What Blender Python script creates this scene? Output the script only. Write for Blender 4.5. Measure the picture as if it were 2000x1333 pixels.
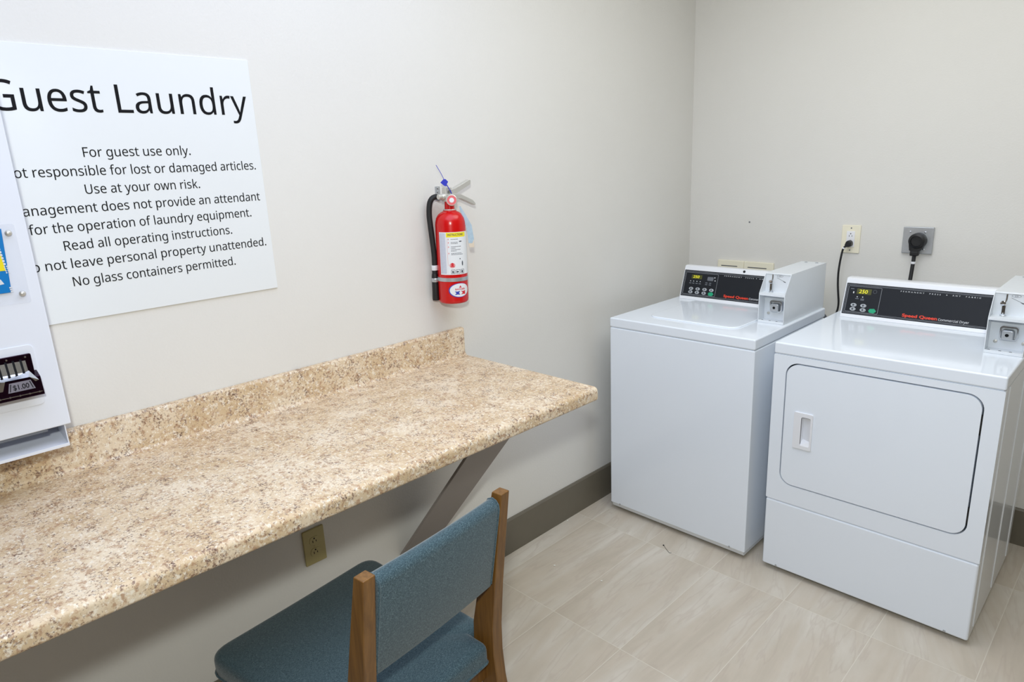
import bpy, bmesh, math, random
from mathutils import Vector, Matrix

random.seed(7)
SC = bpy.context.scene
COL = SC.collection
for o in list(bpy.data.objects):
    bpy.data.objects.remove(o)

# ------------------------------------------------------------------ camera
cam_data = bpy.data.cameras.new('camera')
cam = bpy.data.objects.new('camera', cam_data)
COL.objects.link(cam)
R_ = Vector((0.70990805, 0.70301207, -0.04248046))
U_ = Vector((-0.15088938, 0.21073099, 0.96582858))
F_ = Vector((-0.6879411, 0.67923963, -0.25567668))
M = Matrix((R_, U_, -F_)).transposed().to_4x4()
M.translation = Vector((1.7888, -3.0860, 1.5650))
cam.matrix_world = M
cam_data.sensor_width = 36.0
cam_data.lens = 1299.6 * 36.0 / 2000.0
cam_data.clip_start = 0.05
SC.camera = cam

# ------------------------------------------------------------------ world, lamps, exposure
world = bpy.data.worlds.new('world')
SC.world = world
world.use_nodes = True
world.node_tree.nodes['Background'].inputs[0].default_value = (0.9, 0.95, 1.0, 1)
world.node_tree.nodes['Background'].inputs[1].default_value = 0.3
SC.view_settings.view_transform = 'Standard'
SC.view_settings.look = 'None'
SC.view_settings.gamma = 1.0
SC.view_settings.use_curve_mapping = False
SC.view_settings.exposure = 0.0


def area_lamp(name, loc, target, sx, sy, power, col):
    d = bpy.data.lights.new(name, 'AREA')
    d.shape = 'RECTANGLE'
    d.size, d.size_y = sx, sy
    d.energy = power
    d.color = col
    o = bpy.data.objects.new(name, d)
    COL.objects.link(o)
    o.location = loc
    o.rotation_euler = (Vector(target) - Vector(loc)).to_track_quat('-Z', 'Y').to_euler()
    return o


# two ceiling lamps (daylight one over the counter side, neutral one before the machines)
# and the photographer's lamp above the camera that throws the counter's shadow on the wall
area_lamp('ceiling_lamp', (1.0, -2.5, 2.57), (1.0, -2.5, 0), 1.6, 1.8, 22.0, (0.60, 0.70, 1.0))
area_lamp('ceiling_lamp_far', (1.2, -1.2, 2.57), (1.2, -1.2, 0), 1.2, 1.2, 15.25, (0.975, 1.0, 0.975))
area_lamp('photo_lamp', (1.85, -3.15, 1.87), (0.6, -1.2, 0.9), 0.10, 0.10, 22.4, (0.965, 1.0, 0.95))


# ------------------------------------------------------------------ materials
def newmat(name):
    m = bpy.data.materials.new(name)
    m.use_nodes = True
    nt = m.node_tree
    return m, nt, nt.nodes['Principled BSDF']


def s2l(c):
    out = []
    for v in c:
        v = v / 255.0
        out.append(v / 12.92 if v <= 0.04045 else ((v + 0.055) / 1.055) ** 2.4)
    return tuple(out) + (1.0,)


def plain(name, rgb, rough=0.5, metal=0.0, coat=0.0, spec=0.5, emit=None, alpha=None, var=0.03, vscale=30, bump=0.0, bscale=200):
    """flat coloured procedural material with a slight noise in its colour"""
    m, nt, b = newmat(name)
    N, L = nt.nodes, nt.links
    tc = N.new('ShaderNodeTexCoord')
    nz = N.new('ShaderNodeTexNoise')
    nz.inputs['Scale'].default_value = vscale
    nz.inputs['Detail'].default_value = 4
    L.new(tc.outputs['Object'], nz.inputs['Vector'])
    mix = N.new('ShaderNodeMix')
    mix.data_type = 'RGBA'
    c = s2l(rgb)
    mix.inputs['A'].default_value = tuple(x * (1 - var) for x in c[:3]) + (1,)
    mix.inputs['B'].default_value = tuple(min(1, x * (1 + var)) for x in c[:3]) + (1,)
    L.new(nz.outputs['Fac'], mix.inputs['Factor'])
    L.new(mix.outputs['Result'], b.inputs['Base Color'])
    b.inputs['Roughness'].default_value = rough
    b.inputs['Metallic'].default_value = metal
    b.inputs['Coat Weight'].default_value = coat
    b.inputs['Coat Roughness'].default_value = 0.05
    b.inputs['Specular IOR Level'].default_value = spec
    if emit:
        b.inputs['Emission Color'].default_value = s2l(rgb)
        b.inputs['Emission Strength'].default_value = emit
    if alpha is not None:
        b.inputs['Alpha'].default_value = alpha
    if bump:
        n2 = N.new('ShaderNodeTexNoise')
        n2.inputs['Scale'].default_value = bscale
        n2.inputs['Detail'].default_value = 3
        L.new(tc.outputs['Object'], n2.inputs['Vector'])
        bp = N.new('ShaderNodeBump')
        bp.inputs['Strength'].default_value = bump
        bp.inputs['Distance'].default_value = 0.002
        L.new(n2.outputs['Fac'], bp.inputs['Height'])
        L.new(bp.outputs['Normal'], b.inputs['Normal'])
    return m


class NG:
    """tiny helper for chains of math nodes"""
    def __init__(self, nt):
        self.nt = nt

    def m(self, op, a, b=None, c=None, clamp=False):
        n = self.nt.nodes.new('ShaderNodeMath')
        n.operation = op
        n.use_clamp = clamp
        for i, v in enumerate((a, b, c)):
            if v is None:
                continue
            if isinstance(v, (int, float)):
                n.inputs[i].default_value = v
            else:
                self.nt.links.new(v, n.inputs[i])
        return n.outputs[0]

    def mix(self, f, a, b, mode='MIX'):
        n = self.nt.nodes.new('ShaderNodeMix')
        n.data_type = 'RGBA'
        n.blend_type = mode
        for k, v in (('Factor', f), ('A', a), ('B', b)):
            if isinstance(v, (int, float)):
                n.inputs[k].default_value = v
            elif isinstance(v, tuple):
                n.inputs[k].default_value = v
            else:
                self.nt.links.new(v, n.inputs[k])
        return n.outputs['Result']

    def noise(self, vec, scale, detail=4, rough=0.5, dist=0.0):
        n = self.nt.nodes.new('ShaderNodeTexNoise')
        n.inputs['Scale'].default_value = scale
        n.inputs['Detail'].default_value = detail
        n.inputs['Roughness'].default_value = rough
        n.inputs['Distortion'].default_value = dist
        self.nt.links.new(vec, n.inputs['Vector'])
        return n.outputs['Fac']

    def ramp(self, f, stops):
        n = self.nt.nodes.new('ShaderNodeValToRGB')
        cr = n.color_ramp
        while len(cr.elements) > 1:
            cr.elements.remove(cr.elements[-1])
        cr.elements[0].position = stops[0][0]
        cr.elements[0].color = stops[0][1]
        for p, c in stops[1:]:
            e = cr.elements.new(p)
            e.color = c
        self.nt.links.new(f, n.inputs['Fac'])
        return n.outputs['Color']


def mat_wall():
    m, nt, b = newmat('wall_paint')
    g = NG(nt)
    tc = nt.nodes.new('ShaderNodeTexCoord')
    v = tc.outputs['Object']
    n = g.noise(v, 3, 3)
    col = g.mix(n, s2l((219, 217, 212)), s2l((224, 222, 217)))
    nt.links.new(col, b.inputs['Base Color'])
    b.inputs['Roughness'].default_value = 0.55
    b.inputs['Specular IOR Level'].default_value = 0.3
    h = g.noise(v, 160, 4)
    bp = nt.nodes.new('ShaderNodeBump')
    bp.inputs['Strength'].default_value = 0.25
    bp.inputs['Distance'].default_value = 0.002
    nt.links.new(h, bp.inputs['Height'])
    nt.links.new(bp.outputs['Normal'], b.inputs['Normal'])
    return m


def mat_floor():
    m, nt, b = newmat('porcelain_tile')
    g = NG(nt)
    tc = nt.nodes.new('ShaderNodeTexCoord')
    sx = nt.nodes.new('ShaderNodeSeparateXYZ')
    nt.links.new(tc.outputs['Object'], sx.inputs[0])
    X, Y = sx.outputs['X'], sx.outputs['Y']
    row = g.m('DIVIDE', g.m('ADD', Y, 0.358), 0.597)
    tx = g.m('DIVIDE', g.m('SUBTRACT', X, 0.0975), 0.2915)
    fx, fy = g.m('FRACT', tx), g.m('FRACT', row)
    ix, iy = g.m('FLOOR', tx), g.m('FLOOR', row)
    # distance to the joints in metres
    ex = g.m('MULTIPLY', g.m('MINIMUM', fx, g.m('SUBTRACT', 1.0, fx)), 0.2915)
    ey = g.m('MULTIPLY', g.m('MINIMUM', fy, g.m('SUBTRACT', 1.0, fy)), 0.597)
    e = g.m('MINIMUM', ex, ey)
    grout = g.m('LESS_THAN', e, 0.0012)
    # per tile random number
    wn = nt.nodes.new('ShaderNodeTexWhiteNoise')
    wn.noise_dimensions = '2D'
    cx = nt.nodes.new('ShaderNodeCombineXYZ')
    nt.links.new(ix, cx.inputs[0])
    nt.links.new(iy, cx.inputs[1])
    nt.links.new(cx.outputs[0], wn.inputs['Vector'])
    rnd = wn.outputs['Value']
    # veins run along the length of each tile, shifted tile by tile
    vv = nt.nodes.new('ShaderNodeCombineXYZ')
    skew = g.m('MULTIPLY', Y, g.m('SUBTRACT', g.m('MULTIPLY', rnd, 0.5), 0.1))
    nt.links.new(g.m('MULTIPLY', g.m('ADD', X, skew), 11.0), vv.inputs[0])
    nt.links.new(g.m('MULTIPLY', Y, 1.6), vv.inputs[1])
    nt.links.new(g.m('MULTIPLY', rnd, 40.0), vv.inputs[2])
    n1 = g.noise(vv.outputs[0], 1.0, 6, 0.55, 0.3)
    n2 = g.noise(vv.outputs[0], 2.0, 3, 0.5, 0.25)
    c1 = g.ramp(n1, [(0.30, s2l((190, 179, 163))), (0.45, s2l((201, 190, 174))), (0.55, s2l((205, 196, 182))), (0.72, s2l((216, 209, 197)))])
    vein = g.ramp(n2, [(0.52, (0, 0, 0, 1)), (0.56, (1, 1, 1, 1)), (0.60, (0, 0, 0, 1))])
    c2 = g.mix(g.m('MULTIPLY', vein, 0.4), c1, s2l((186, 172, 158)))
    fine = g.noise(tc.outputs['Object'], 9, 5, 0.6)
    c3 = g.mix(g.m('MULTIPLY', g.m('SUBTRACT', fine, 0.42, clamp=True), 0.7), c2, s2l((180, 173, 156)))
    c4 = g.mix(g.m('MULTIPLY', g.m('SUBTRACT', rnd, 0.5), 0.10, clamp=True), c3, s2l((222, 218, 207)))
    c5 = g.mix(grout, c4, s2l((216, 209, 195)))
    nt.links.new(c5, b.inputs['Base Color'])
    b.inputs['Roughness'].default_value = 0.42
    b.inputs['Specular IOR Level'].default_value = 0.35
    bp = nt.nodes.new('ShaderNodeBump')
    bp.inputs['Strength'].default_value = 0.4
    bp.inputs['Distance'].default_value = 0.001
    nt.links.new(g.m('MINIMUM', g.m('MULTIPLY', e, 300.0), 1.0), bp.inputs['Height'])
    nt.links.new(bp.outputs['Normal'], b.inputs['Normal'])
    return m


def mat_granite():
    m, nt, b = newmat('granite_laminate')
    g = NG(nt)
    tc = nt.nodes.new('ShaderNodeTexCoord')
    v = tc.outputs['Object']
    big = g.noise(v, 12, 3, 0.5)
    base = g.ramp(big, [(0.35, s2l((203, 178, 142))), (0.5, s2l((213, 191, 159))), (0.66, s2l((224, 207, 181)))])
    # pale flecks
    n_p = g.noise(v, 120, 4, 0.65)
    c = g.mix(g.ramp(n_p, [(0.52, (0, 0, 0, 1)), (0.62, (.9, .9, .9, 1))]), base, s2l((237, 227, 210)))
    # tan brown clusters
    n_b = g.noise(v, 85, 5, 0.7)
    c = g.mix(g.ramp(n_b, [(0.52, (0, 0, 0, 1)), (0.62, (.8, .8, .8, 1))]), c, s2l((172, 136, 106)))
    # dark specks gathered in groups
    n_d = g.noise(v, 165, 4, 0.7)
    n_g = g.noise(v, 30, 3, 0.6)
    f = g.m('ADD', n_d, g.m('MULTIPLY', g.m('SUBTRACT', n_g, 0.5), 0.45))
    c = g.mix(g.ramp(f, [(0.55, (0, 0, 0, 1)), (0.66, (.85, .85, .85, 1))]), c, s2l((120, 88, 72)))
    n_k = g.noise(v, 230, 3, 0.65)
    f2 = g.m('ADD', n_k, g.m('MULTIPLY', g.m('SUBTRACT', n_g, 0.5), 0.5))
    c = g.mix(g.ramp(f2, [(0.64, (0, 0, 0, 1)), (0.72, (.9, .9, .9, 1))]), c, s2l((86, 62, 52)))
    nt.links.new(c, b.inputs['Base Color'])
    b.inputs['Roughness'].default_value = 0.38
    b.inputs['Specular IOR Level'].default_value = 0.4
    bp = nt.nodes.new('ShaderNodeBump')
    bp.inputs['Strength'].default_value = 0.12
    bp.inputs['Distance'].default_value = 0.001
    nt.links.new(g.noise(v, 220, 2), bp.inputs['Height'])
    nt.links.new(bp.outputs['Normal'], b.inputs['Normal'])
    return m


def mat_fabric():
    m, nt, b = newmat('woven_teal_fabric')
    g = NG(nt)
    tc = nt.nodes.new('ShaderNodeTexCoord')
    v = tc.outputs['Object']

    def streak(scale):
        mp = nt.nodes.new('ShaderNodeMapping')
        mp.inputs['Scale'].default_value = scale
        nt.links.new(v, mp.inputs['Vector'])
        return g.noise(mp.outputs['Vector'], 1.0, 3, 0.6)
    a = streak((900, 1100, 220))
    c = streak((1100, 240, 1100))
    w = g.m('ADD', g.m('MULTIPLY', a, 0.55), g.m('MULTIPLY', c, 0.45))
    col = g.ramp(w, [(0.34, s2l((29, 44, 52))), (0.5, s2l((60, 81, 90))), (0.66, s2l((110, 132, 139)))])
    nt.links.new(col, b.inputs['Base Color'])
    b.inputs['Roughness'].default_value = 0.9
    b.inputs['Specular IOR Level'].default_value = 0.15
    b.inputs['Sheen Weight'].default_value = 0.25
    bp = nt.nodes.new('ShaderNodeBump')
    bp.inputs['Strength'].default_value = 0.3
    bp.inputs['Distance'].default_value = 0.001
    nt.links.new(w, bp.inputs['Height'])
    nt.links.new(bp.outputs['Normal'], b.inputs['Normal'])
    return m


def mat_wood():
    m, nt, b = newmat('stained_wood')
    g = NG(nt)
    tc = nt.nodes.new('ShaderNodeTexCoord')
    mp = nt.nodes.new('ShaderNodeMapping')
    mp.inputs['Scale'].default_value = (110, 110, 5)
    nt.links.new(tc.outputs['Object'], mp.inputs['Vector'])
    n = g.noise(mp.outputs['Vector'], 1.0, 5, 0.6, 0.4)
    col = g.ramp(n, [(0.3, s2l((98, 65, 26))), (0.5, s2l((114, 78, 32))), (0.7, s2l((130, 91, 42)))])
    nt.links.new(col, b.inputs['Base Color'])
    b.inputs['Roughness'].default_value = 0.4
    return m


M_wall = mat_wall()
M_wall_far = plain('far_wall_tan', (150, 136, 116), 0.6)  # unseen walls, colour darkened to cut the light they bounce back
M_floor = mat_floor()
M_granite = mat_granite()
M_fabric = mat_fabric()
M_wood = mat_wood()
M_ceiling = plain('ceiling_white', (236, 234, 228), 0.9)
M_base = plain('taupe_vinyl', (108, 102, 89), 0.45, var=0.05)
M_enamel = plain('white_enamel', (237, 244, 253), 0.10, spec=0.5, var=0.008, vscale=2)
M_console = plain('white_console_plastic', (236, 238, 243), 0.28, var=0.01)
M_coin = plain('white_powder_coat', (226, 231, 236), 0.35, var=0.015)
M_sign = plain('white_sign_plastic', (228, 231, 232), 0.35, var=0.008, vscale=2)
M_ink = plain('black_ink', (12, 12, 16), 0.7, spec=0.2)
M_black = plain('black_plastic', (17, 18, 20), 0.45, var=0.1)
M_rubber = plain('black_rubber', (22, 23, 25), 0.6, var=0.1)
M_dark = plain('dark_gap', (14, 14, 15), 0.8)
M_panel = plain('charcoal_panel', (27, 30, 36), 0.5, spec=0.25, var=0.04)
M_line = plain('panel_silver_line', (150, 153, 160), 0.4)
M_print = plain('panel_white_print', (214, 216, 220), 0.5)
M_dim = plain('panel_grey_print', (104, 108, 116), 0.5)
M_orange = plain('panel_orange_print', (232, 62, 34), 0.5)
M_button = plain('button_grey', (176, 180, 186), 0.45)
M_bface = plain('button_print_grey', (70, 74, 82), 0.45)
M_green = plain('button_green', (22, 160, 116), 0.4)
M_lcd = plain('display_olive', (74, 76, 20), 0.3)
M_led = plain('display_digits', (222, 214, 40), 0.4, emit=0.5)
M_chrome = plain('chrome', (205, 208, 212), 0.14, metal=1.0)
M_steel = plain('brushed_steel', (192, 196, 200), 0.34, metal=0.7, var=0.08, vscale=60)
M_alu = plain('cast_aluminium', (205, 203, 196), 0.4, metal=0.55, var=0.05)
M_red = plain('red_enamel', (200, 5, 8), 0.25, coat=0.1, var=0.02)
M_label = plain('label_white', (226, 229, 232), 0.5)
M_labgrey = plain('label_grey', (196, 201, 214), 0.5, var=0.12, vscale=160)
M_yellow = plain('label_yellow', (238, 222, 30), 0.5)
M_labtext = plain('label_print_grey', (120, 122, 128), 0.6)
M_pink = plain('label_print_pink', (222, 150, 150), 0.6)
M_logoblue = plain('decal_blue', (40, 60, 170), 0.5)
M_logored = plain('decal_red', (206, 30, 46), 0.5)
M_seal = plain('blue_seal_plastic', (20, 36, 178), 0.45, spec=0.3)
M_dial = plain('gauge_red', (214, 70, 80), 0.4)
M_tag = plain('pale_blue_tag', (176, 204, 222), 0.5, alpha=0.6, var=0.2, vscale=90)
M_tan = plain('tan_tag', (214, 200, 180), 0.6)
M_ivory = plain('ivory_plastic', (238, 232, 210), 0.4, var=0.02)
M_almond = plain('almond_plastic', (176, 164, 112), 0.4, var=0.02)
M_white = plain('white_plastic', (236, 236, 240), 0.4, var=0.01)
M_disp = plain('dispenser_white', (228, 232, 242), 0.3, var=0.01, vscale=2)
M_card = plain('card_blue', (0, 118, 190), 0.3, var=0.06, vscale=8)
M_cardsky = plain('card_light_blue', (120, 190, 226), 0.3)
M_cardyel = plain('card_yellow', (240, 220, 30), 0.3)
M_purple = plain('purple_chrome', (44, 20, 40), 0.14, metal=0.9, var=0.25, vscale=40)
M_bright = plain('polished_chrome', (214, 217, 222), 0.12, metal=1.0)
M_plate = plain('price_plate', (120, 116, 128), 0.35, metal=0.4)
M_brace = plain('grey_painted_brace', (150, 143, 139), 0.5, var=0.02)
M_lint = plain('white_lint', (235, 235, 230), 0.9)
M_gap_shade = plain('door_gap_shade', (52, 62, 74), 0.7)  # shade in the dryer door gap, put in as a colour
M_clear = plain('clear_cover', (225, 230, 240), 0.1, alpha=0.07)


# ------------------------------------------------------------------ mesh helpers
def wpos(o):
    p = Vector((0, 0, 0))
    while o:
        p += o.location
        o = o.parent
    return p


def obj(name, bm, mat, parent=None, bevel=0.0, seg=3, smooth=None, local=False):
    """link the bmesh as ONE mesh object; world coordinates unless local"""
    if parent is not None and not local:
        bm.transform(Matrix.Translation(-wpos(parent)))
    bmesh.ops.recalc_face_normals(bm, faces=bm.faces)
    if smooth is not None:
        for f in bm.faces:
            f.smooth = True
        for e in bm.edges:
            if len(e.link_faces) == 2 and e.calc_face_angle(0) > math.radians(smooth):
                e.smooth = False
    elif bevel:
        for f in bm.faces:
            f.smooth = True
    me = bpy.data.meshes.new(name)
    bm.to_mesh(me)
    bm.free()
    me.materials.append(mat)
    o = bpy.data.objects.new(name, me)
    COL.objects.link(o)
    if parent is not None:
        o.parent = parent
    if bevel:
        b = o.modifiers.new('bevel', 'BEVEL')
        b.width = bevel
        b.segments = seg
        b.limit_method = 'ANGLE'
        b.angle_limit = math.radians(35)
        b.harden_normals = True
    return o


def empty(name, loc):
    o = bpy.data.objects.new(name, None)
    o.empty_display_size = 0.1
    o.location = loc
    COL.objects.link(o)
    return o


def tag(o, label, cat, group=None):
    o['label'] = label
    o['category'] = cat
    if group:
        o['group'] = group
    return o


def struct(name, bm, mat, bevel=0.0):
    o = obj(name, bm, mat, None, bevel)
    o['kind'] = 'structure'
    return o


def NB():
    return bmesh.new()


def box(bm, x0, x1, y0, y1, z0, z1):
    vs = [bm.verts.new((x, y, z)) for x in (x0, x1) for y in (y0, y1) for z in (z0, z1)]
    for q in ((0, 1, 3, 2), (4, 6, 7, 5), (0, 4, 5, 1), (2, 3, 7, 6), (0, 2, 6, 4), (1, 5, 7, 3)):
        bm.faces.new([vs[i] for i in q])
    return bm


def prism(bm, pts, fn, a, b):
    """extrude the 2D outline pts from a to b; fn(u, v, w) gives the 3D point"""
    lo = [bm.verts.new(fn(u, v, a)) for u, v in pts]
    hi = [bm.verts.new(fn(u, v, b)) for u, v in pts]
    n = len(pts)
    bm.faces.new(lo)
    bm.faces.new(hi[::-1])
    for i in range(n):
        j = (i + 1) % n
        bm.faces.new((lo[i], lo[j], hi[j], hi[i]))
    return bm


def rrect(u0, u1, v0, v1, r, n=6):
    pts = []
    for cx, cy, a0 in ((u1 - r, v1 - r, 0), (u0 + r, v1 - r, 90), (u0 + r, v0 + r, 180), (u1 - r, v0 + r, 270)):
        for k in range(n + 1):
            a = math.radians(a0 + 90 * k / n)
            pts.append((cx + r * math.cos(a), cy + r * math.sin(a)))
    return pts


def ellipse(cx, cy, rx, ry, n=32):
    return [(cx + rx * math.cos(2 * math.pi * k / n), cy + ry * math.sin(2 * math.pi * k / n)) for k in range(n)]


def plate_hole(bm, outer, inner, fn, a, b):
    """slab between two outlines (outer with a hole inner), from depth a to b"""
    tmp = bmesh.new()
    def loop(pts):
        vs = [tmp.verts.new((u, v, 0)) for u, v in pts]
        return [tmp.edges.new((vs[i], vs[(i + 1) % len(vs)])) for i in range(len(vs))]
    eo = loop(outer)
    ei = loop(inner)
    bmesh.ops.triangle_fill(tmp, edges=eo + ei, use_beauty=True, use_dissolve=False)
    tmp.verts.index_update()
    fr = {}
    bk = {}
    for v in tmp.verts:
        fr[v.index] = bm.verts.new(fn(v.co.x, v.co.y, b))
        bk[v.index] = bm.verts.new(fn(v.co.x, v.co.y, a))
    for f in tmp.faces:
        ids = [v.index for v in f.verts]
        bm.faces.new([fr[i] for i in ids])
        bm.faces.new([bk[i] for i in ids[::-1]])
    for e in tmp.edges:
        if len(e.link_faces) == 1:
            i, j = e.verts[0].index, e.verts[1].index
            bm.faces.new((fr[i], fr[j], bk[j], bk[i]))
    tmp.free()
    return bm


def lathe(bm, prof, origin, axis=(0, 0, 1), n=40, cap=True):
    """prof: list of (radius, height) along the axis"""
    ax = Vector(axis).normalized()
    t = Vector((1, 0, 0)) if abs(ax.x) < 0.9 else Vector((0, 1, 0))
    e1 = ax.cross(t).normalized()
    e2 = ax.cross(e1)
    O = Vector(origin)
    rings = []
    for r, h in prof:
        rings.append([bm.verts.new(O + ax * h + (e1 * math.cos(2 * math.pi * k / n) + e2 * math.sin(2 * math.pi * k / n)) * r) for k in range(n)])
    for a, b in zip(rings, rings[1:]):
        for k in range(n):
            j = (k + 1) % n
            bm.faces.new((a[k], a[j], b[j], b[k]))
    if cap:
        bm.faces.new(rings[0][::-1])
        bm.faces.new(rings[-1])
    return bm


def catmull(pts, n=8):
    P = [Vector(p) for p in pts]
    P = [P[0] * 2 - P[1]] + P + [P[-1] * 2 - P[-2]]
    out = []
    for i in range(1, len(P) - 2):
        p0, p1, p2, p3 = P[i - 1:i + 3]
        for k in range(n):
            t = k / n
            out.append(0.5 * ((2 * p1) + (p2 - p0) * t + (2 * p0 - 5 * p1 + 4 * p2 - p3) * t * t + (3 * p1 - p0 - 3 * p2 + p3) * t ** 3))
    out.append(P[-2])
    return out


def tube(bm, pts, r, n=12, smooth=True):
    path = catmull(pts) if smooth and len(pts) > 2 else [Vector(p) for p in pts]
    rings = []
    up = Vector((0.13, 0.31, 0.94))
    for i, p in enumerate(path):
        d = (path[min(i + 1, len(path) - 1)] - path[max(i - 1, 0)]).normalized()
        e1 = d.cross(up)
        if e1.length < 1e-3:
            e1 = d.cross(Vector((1, 0, 0)))
        e1.normalize()
        e2 = d.cross(e1).normalized()
        up = e1.cross(d)
        rr = r(i / (len(path) - 1)) if callable(r) else r
        rings.append([bm.verts.new(p + (e1 * math.cos(2 * math.pi * k / n) + e2 * math.sin(2 * math.pi * k / n)) * rr) for k in range(n)])
    for a, b in zip(rings, rings[1:]):
        for k in range(n):
            j = (k + 1) % n
            bm.faces.new((a[k], a[j], b[j], b[k]))
    bm.faces.new(rings[0][::-1])
    bm.faces.new(rings[-1])
    return bm


def text_mesh(bm, s, width=None, cap=None, align='C', at=(0, 0), fn=None, depth=0.0006, bold=0.0, shear=0.0, spacing=1.0, w0=0.0):
    """lettering with the built-in font as geometry: width x capital height, baseline at at[1]"""
    cu = bpy.data.curves.new('lettering', 'FONT')
    cu.body = s
    cu.size = 1.0
    cu.extrude = 0.0
    cu.offset = bold
    cu.shear = shear
    cu.space_character = spacing
    cu.resolution_u = 4
    ob = bpy.data.objects.new('lettering_tmp', cu)
    COL.objects.link(ob)
    dg = bpy.context.evaluated_depsgraph_get()
    dg.update()
    me = bpy.data.meshes.new_from_object(ob.evaluated_get(dg))
    bpy.data.objects.remove(ob)
    bpy.data.curves.remove(cu)
    xs = [v.co.x for v in me.vertices]
    x0, x1 = min(xs), max(xs)
    CAP = 0.729
    sy = cap / CAP if cap else width / (x1 - x0)
    sx = width / (x1 - x0) if width else sy
    ox = {'C': -(x0 + x1) / 2, 'L': -x0, 'R': -x1}[align]
    base = [bm.verts.new(fn((v.co.x + ox) * sx + at[0], v.co.y * sy + at[1], w0 + depth)) for v in me.vertices]
    low = [bm.verts.new(fn((v.co.x + ox) * sx + at[0], v.co.y * sy + at[1], w0)) for v in me.vertices]
    from collections import Counter
    cnt = Counter()
    for p in me.polygons:
        ids = list(p.vertices)
        try:
            bm.faces.new([base[i] for i in ids])
        except ValueError:
            pass
        for a, b in zip(ids, ids[1:] + ids[:1]):
            cnt[(min(a, b), max(a, b))] += 1
    for (a, b), c in cnt.items():
        if c == 1:
            try:
                bm.faces.new((base[a], base[b], low[b], low[a]))
            except ValueError:
                pass
    bpy.data.meshes.remove(me)
    return bm


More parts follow.
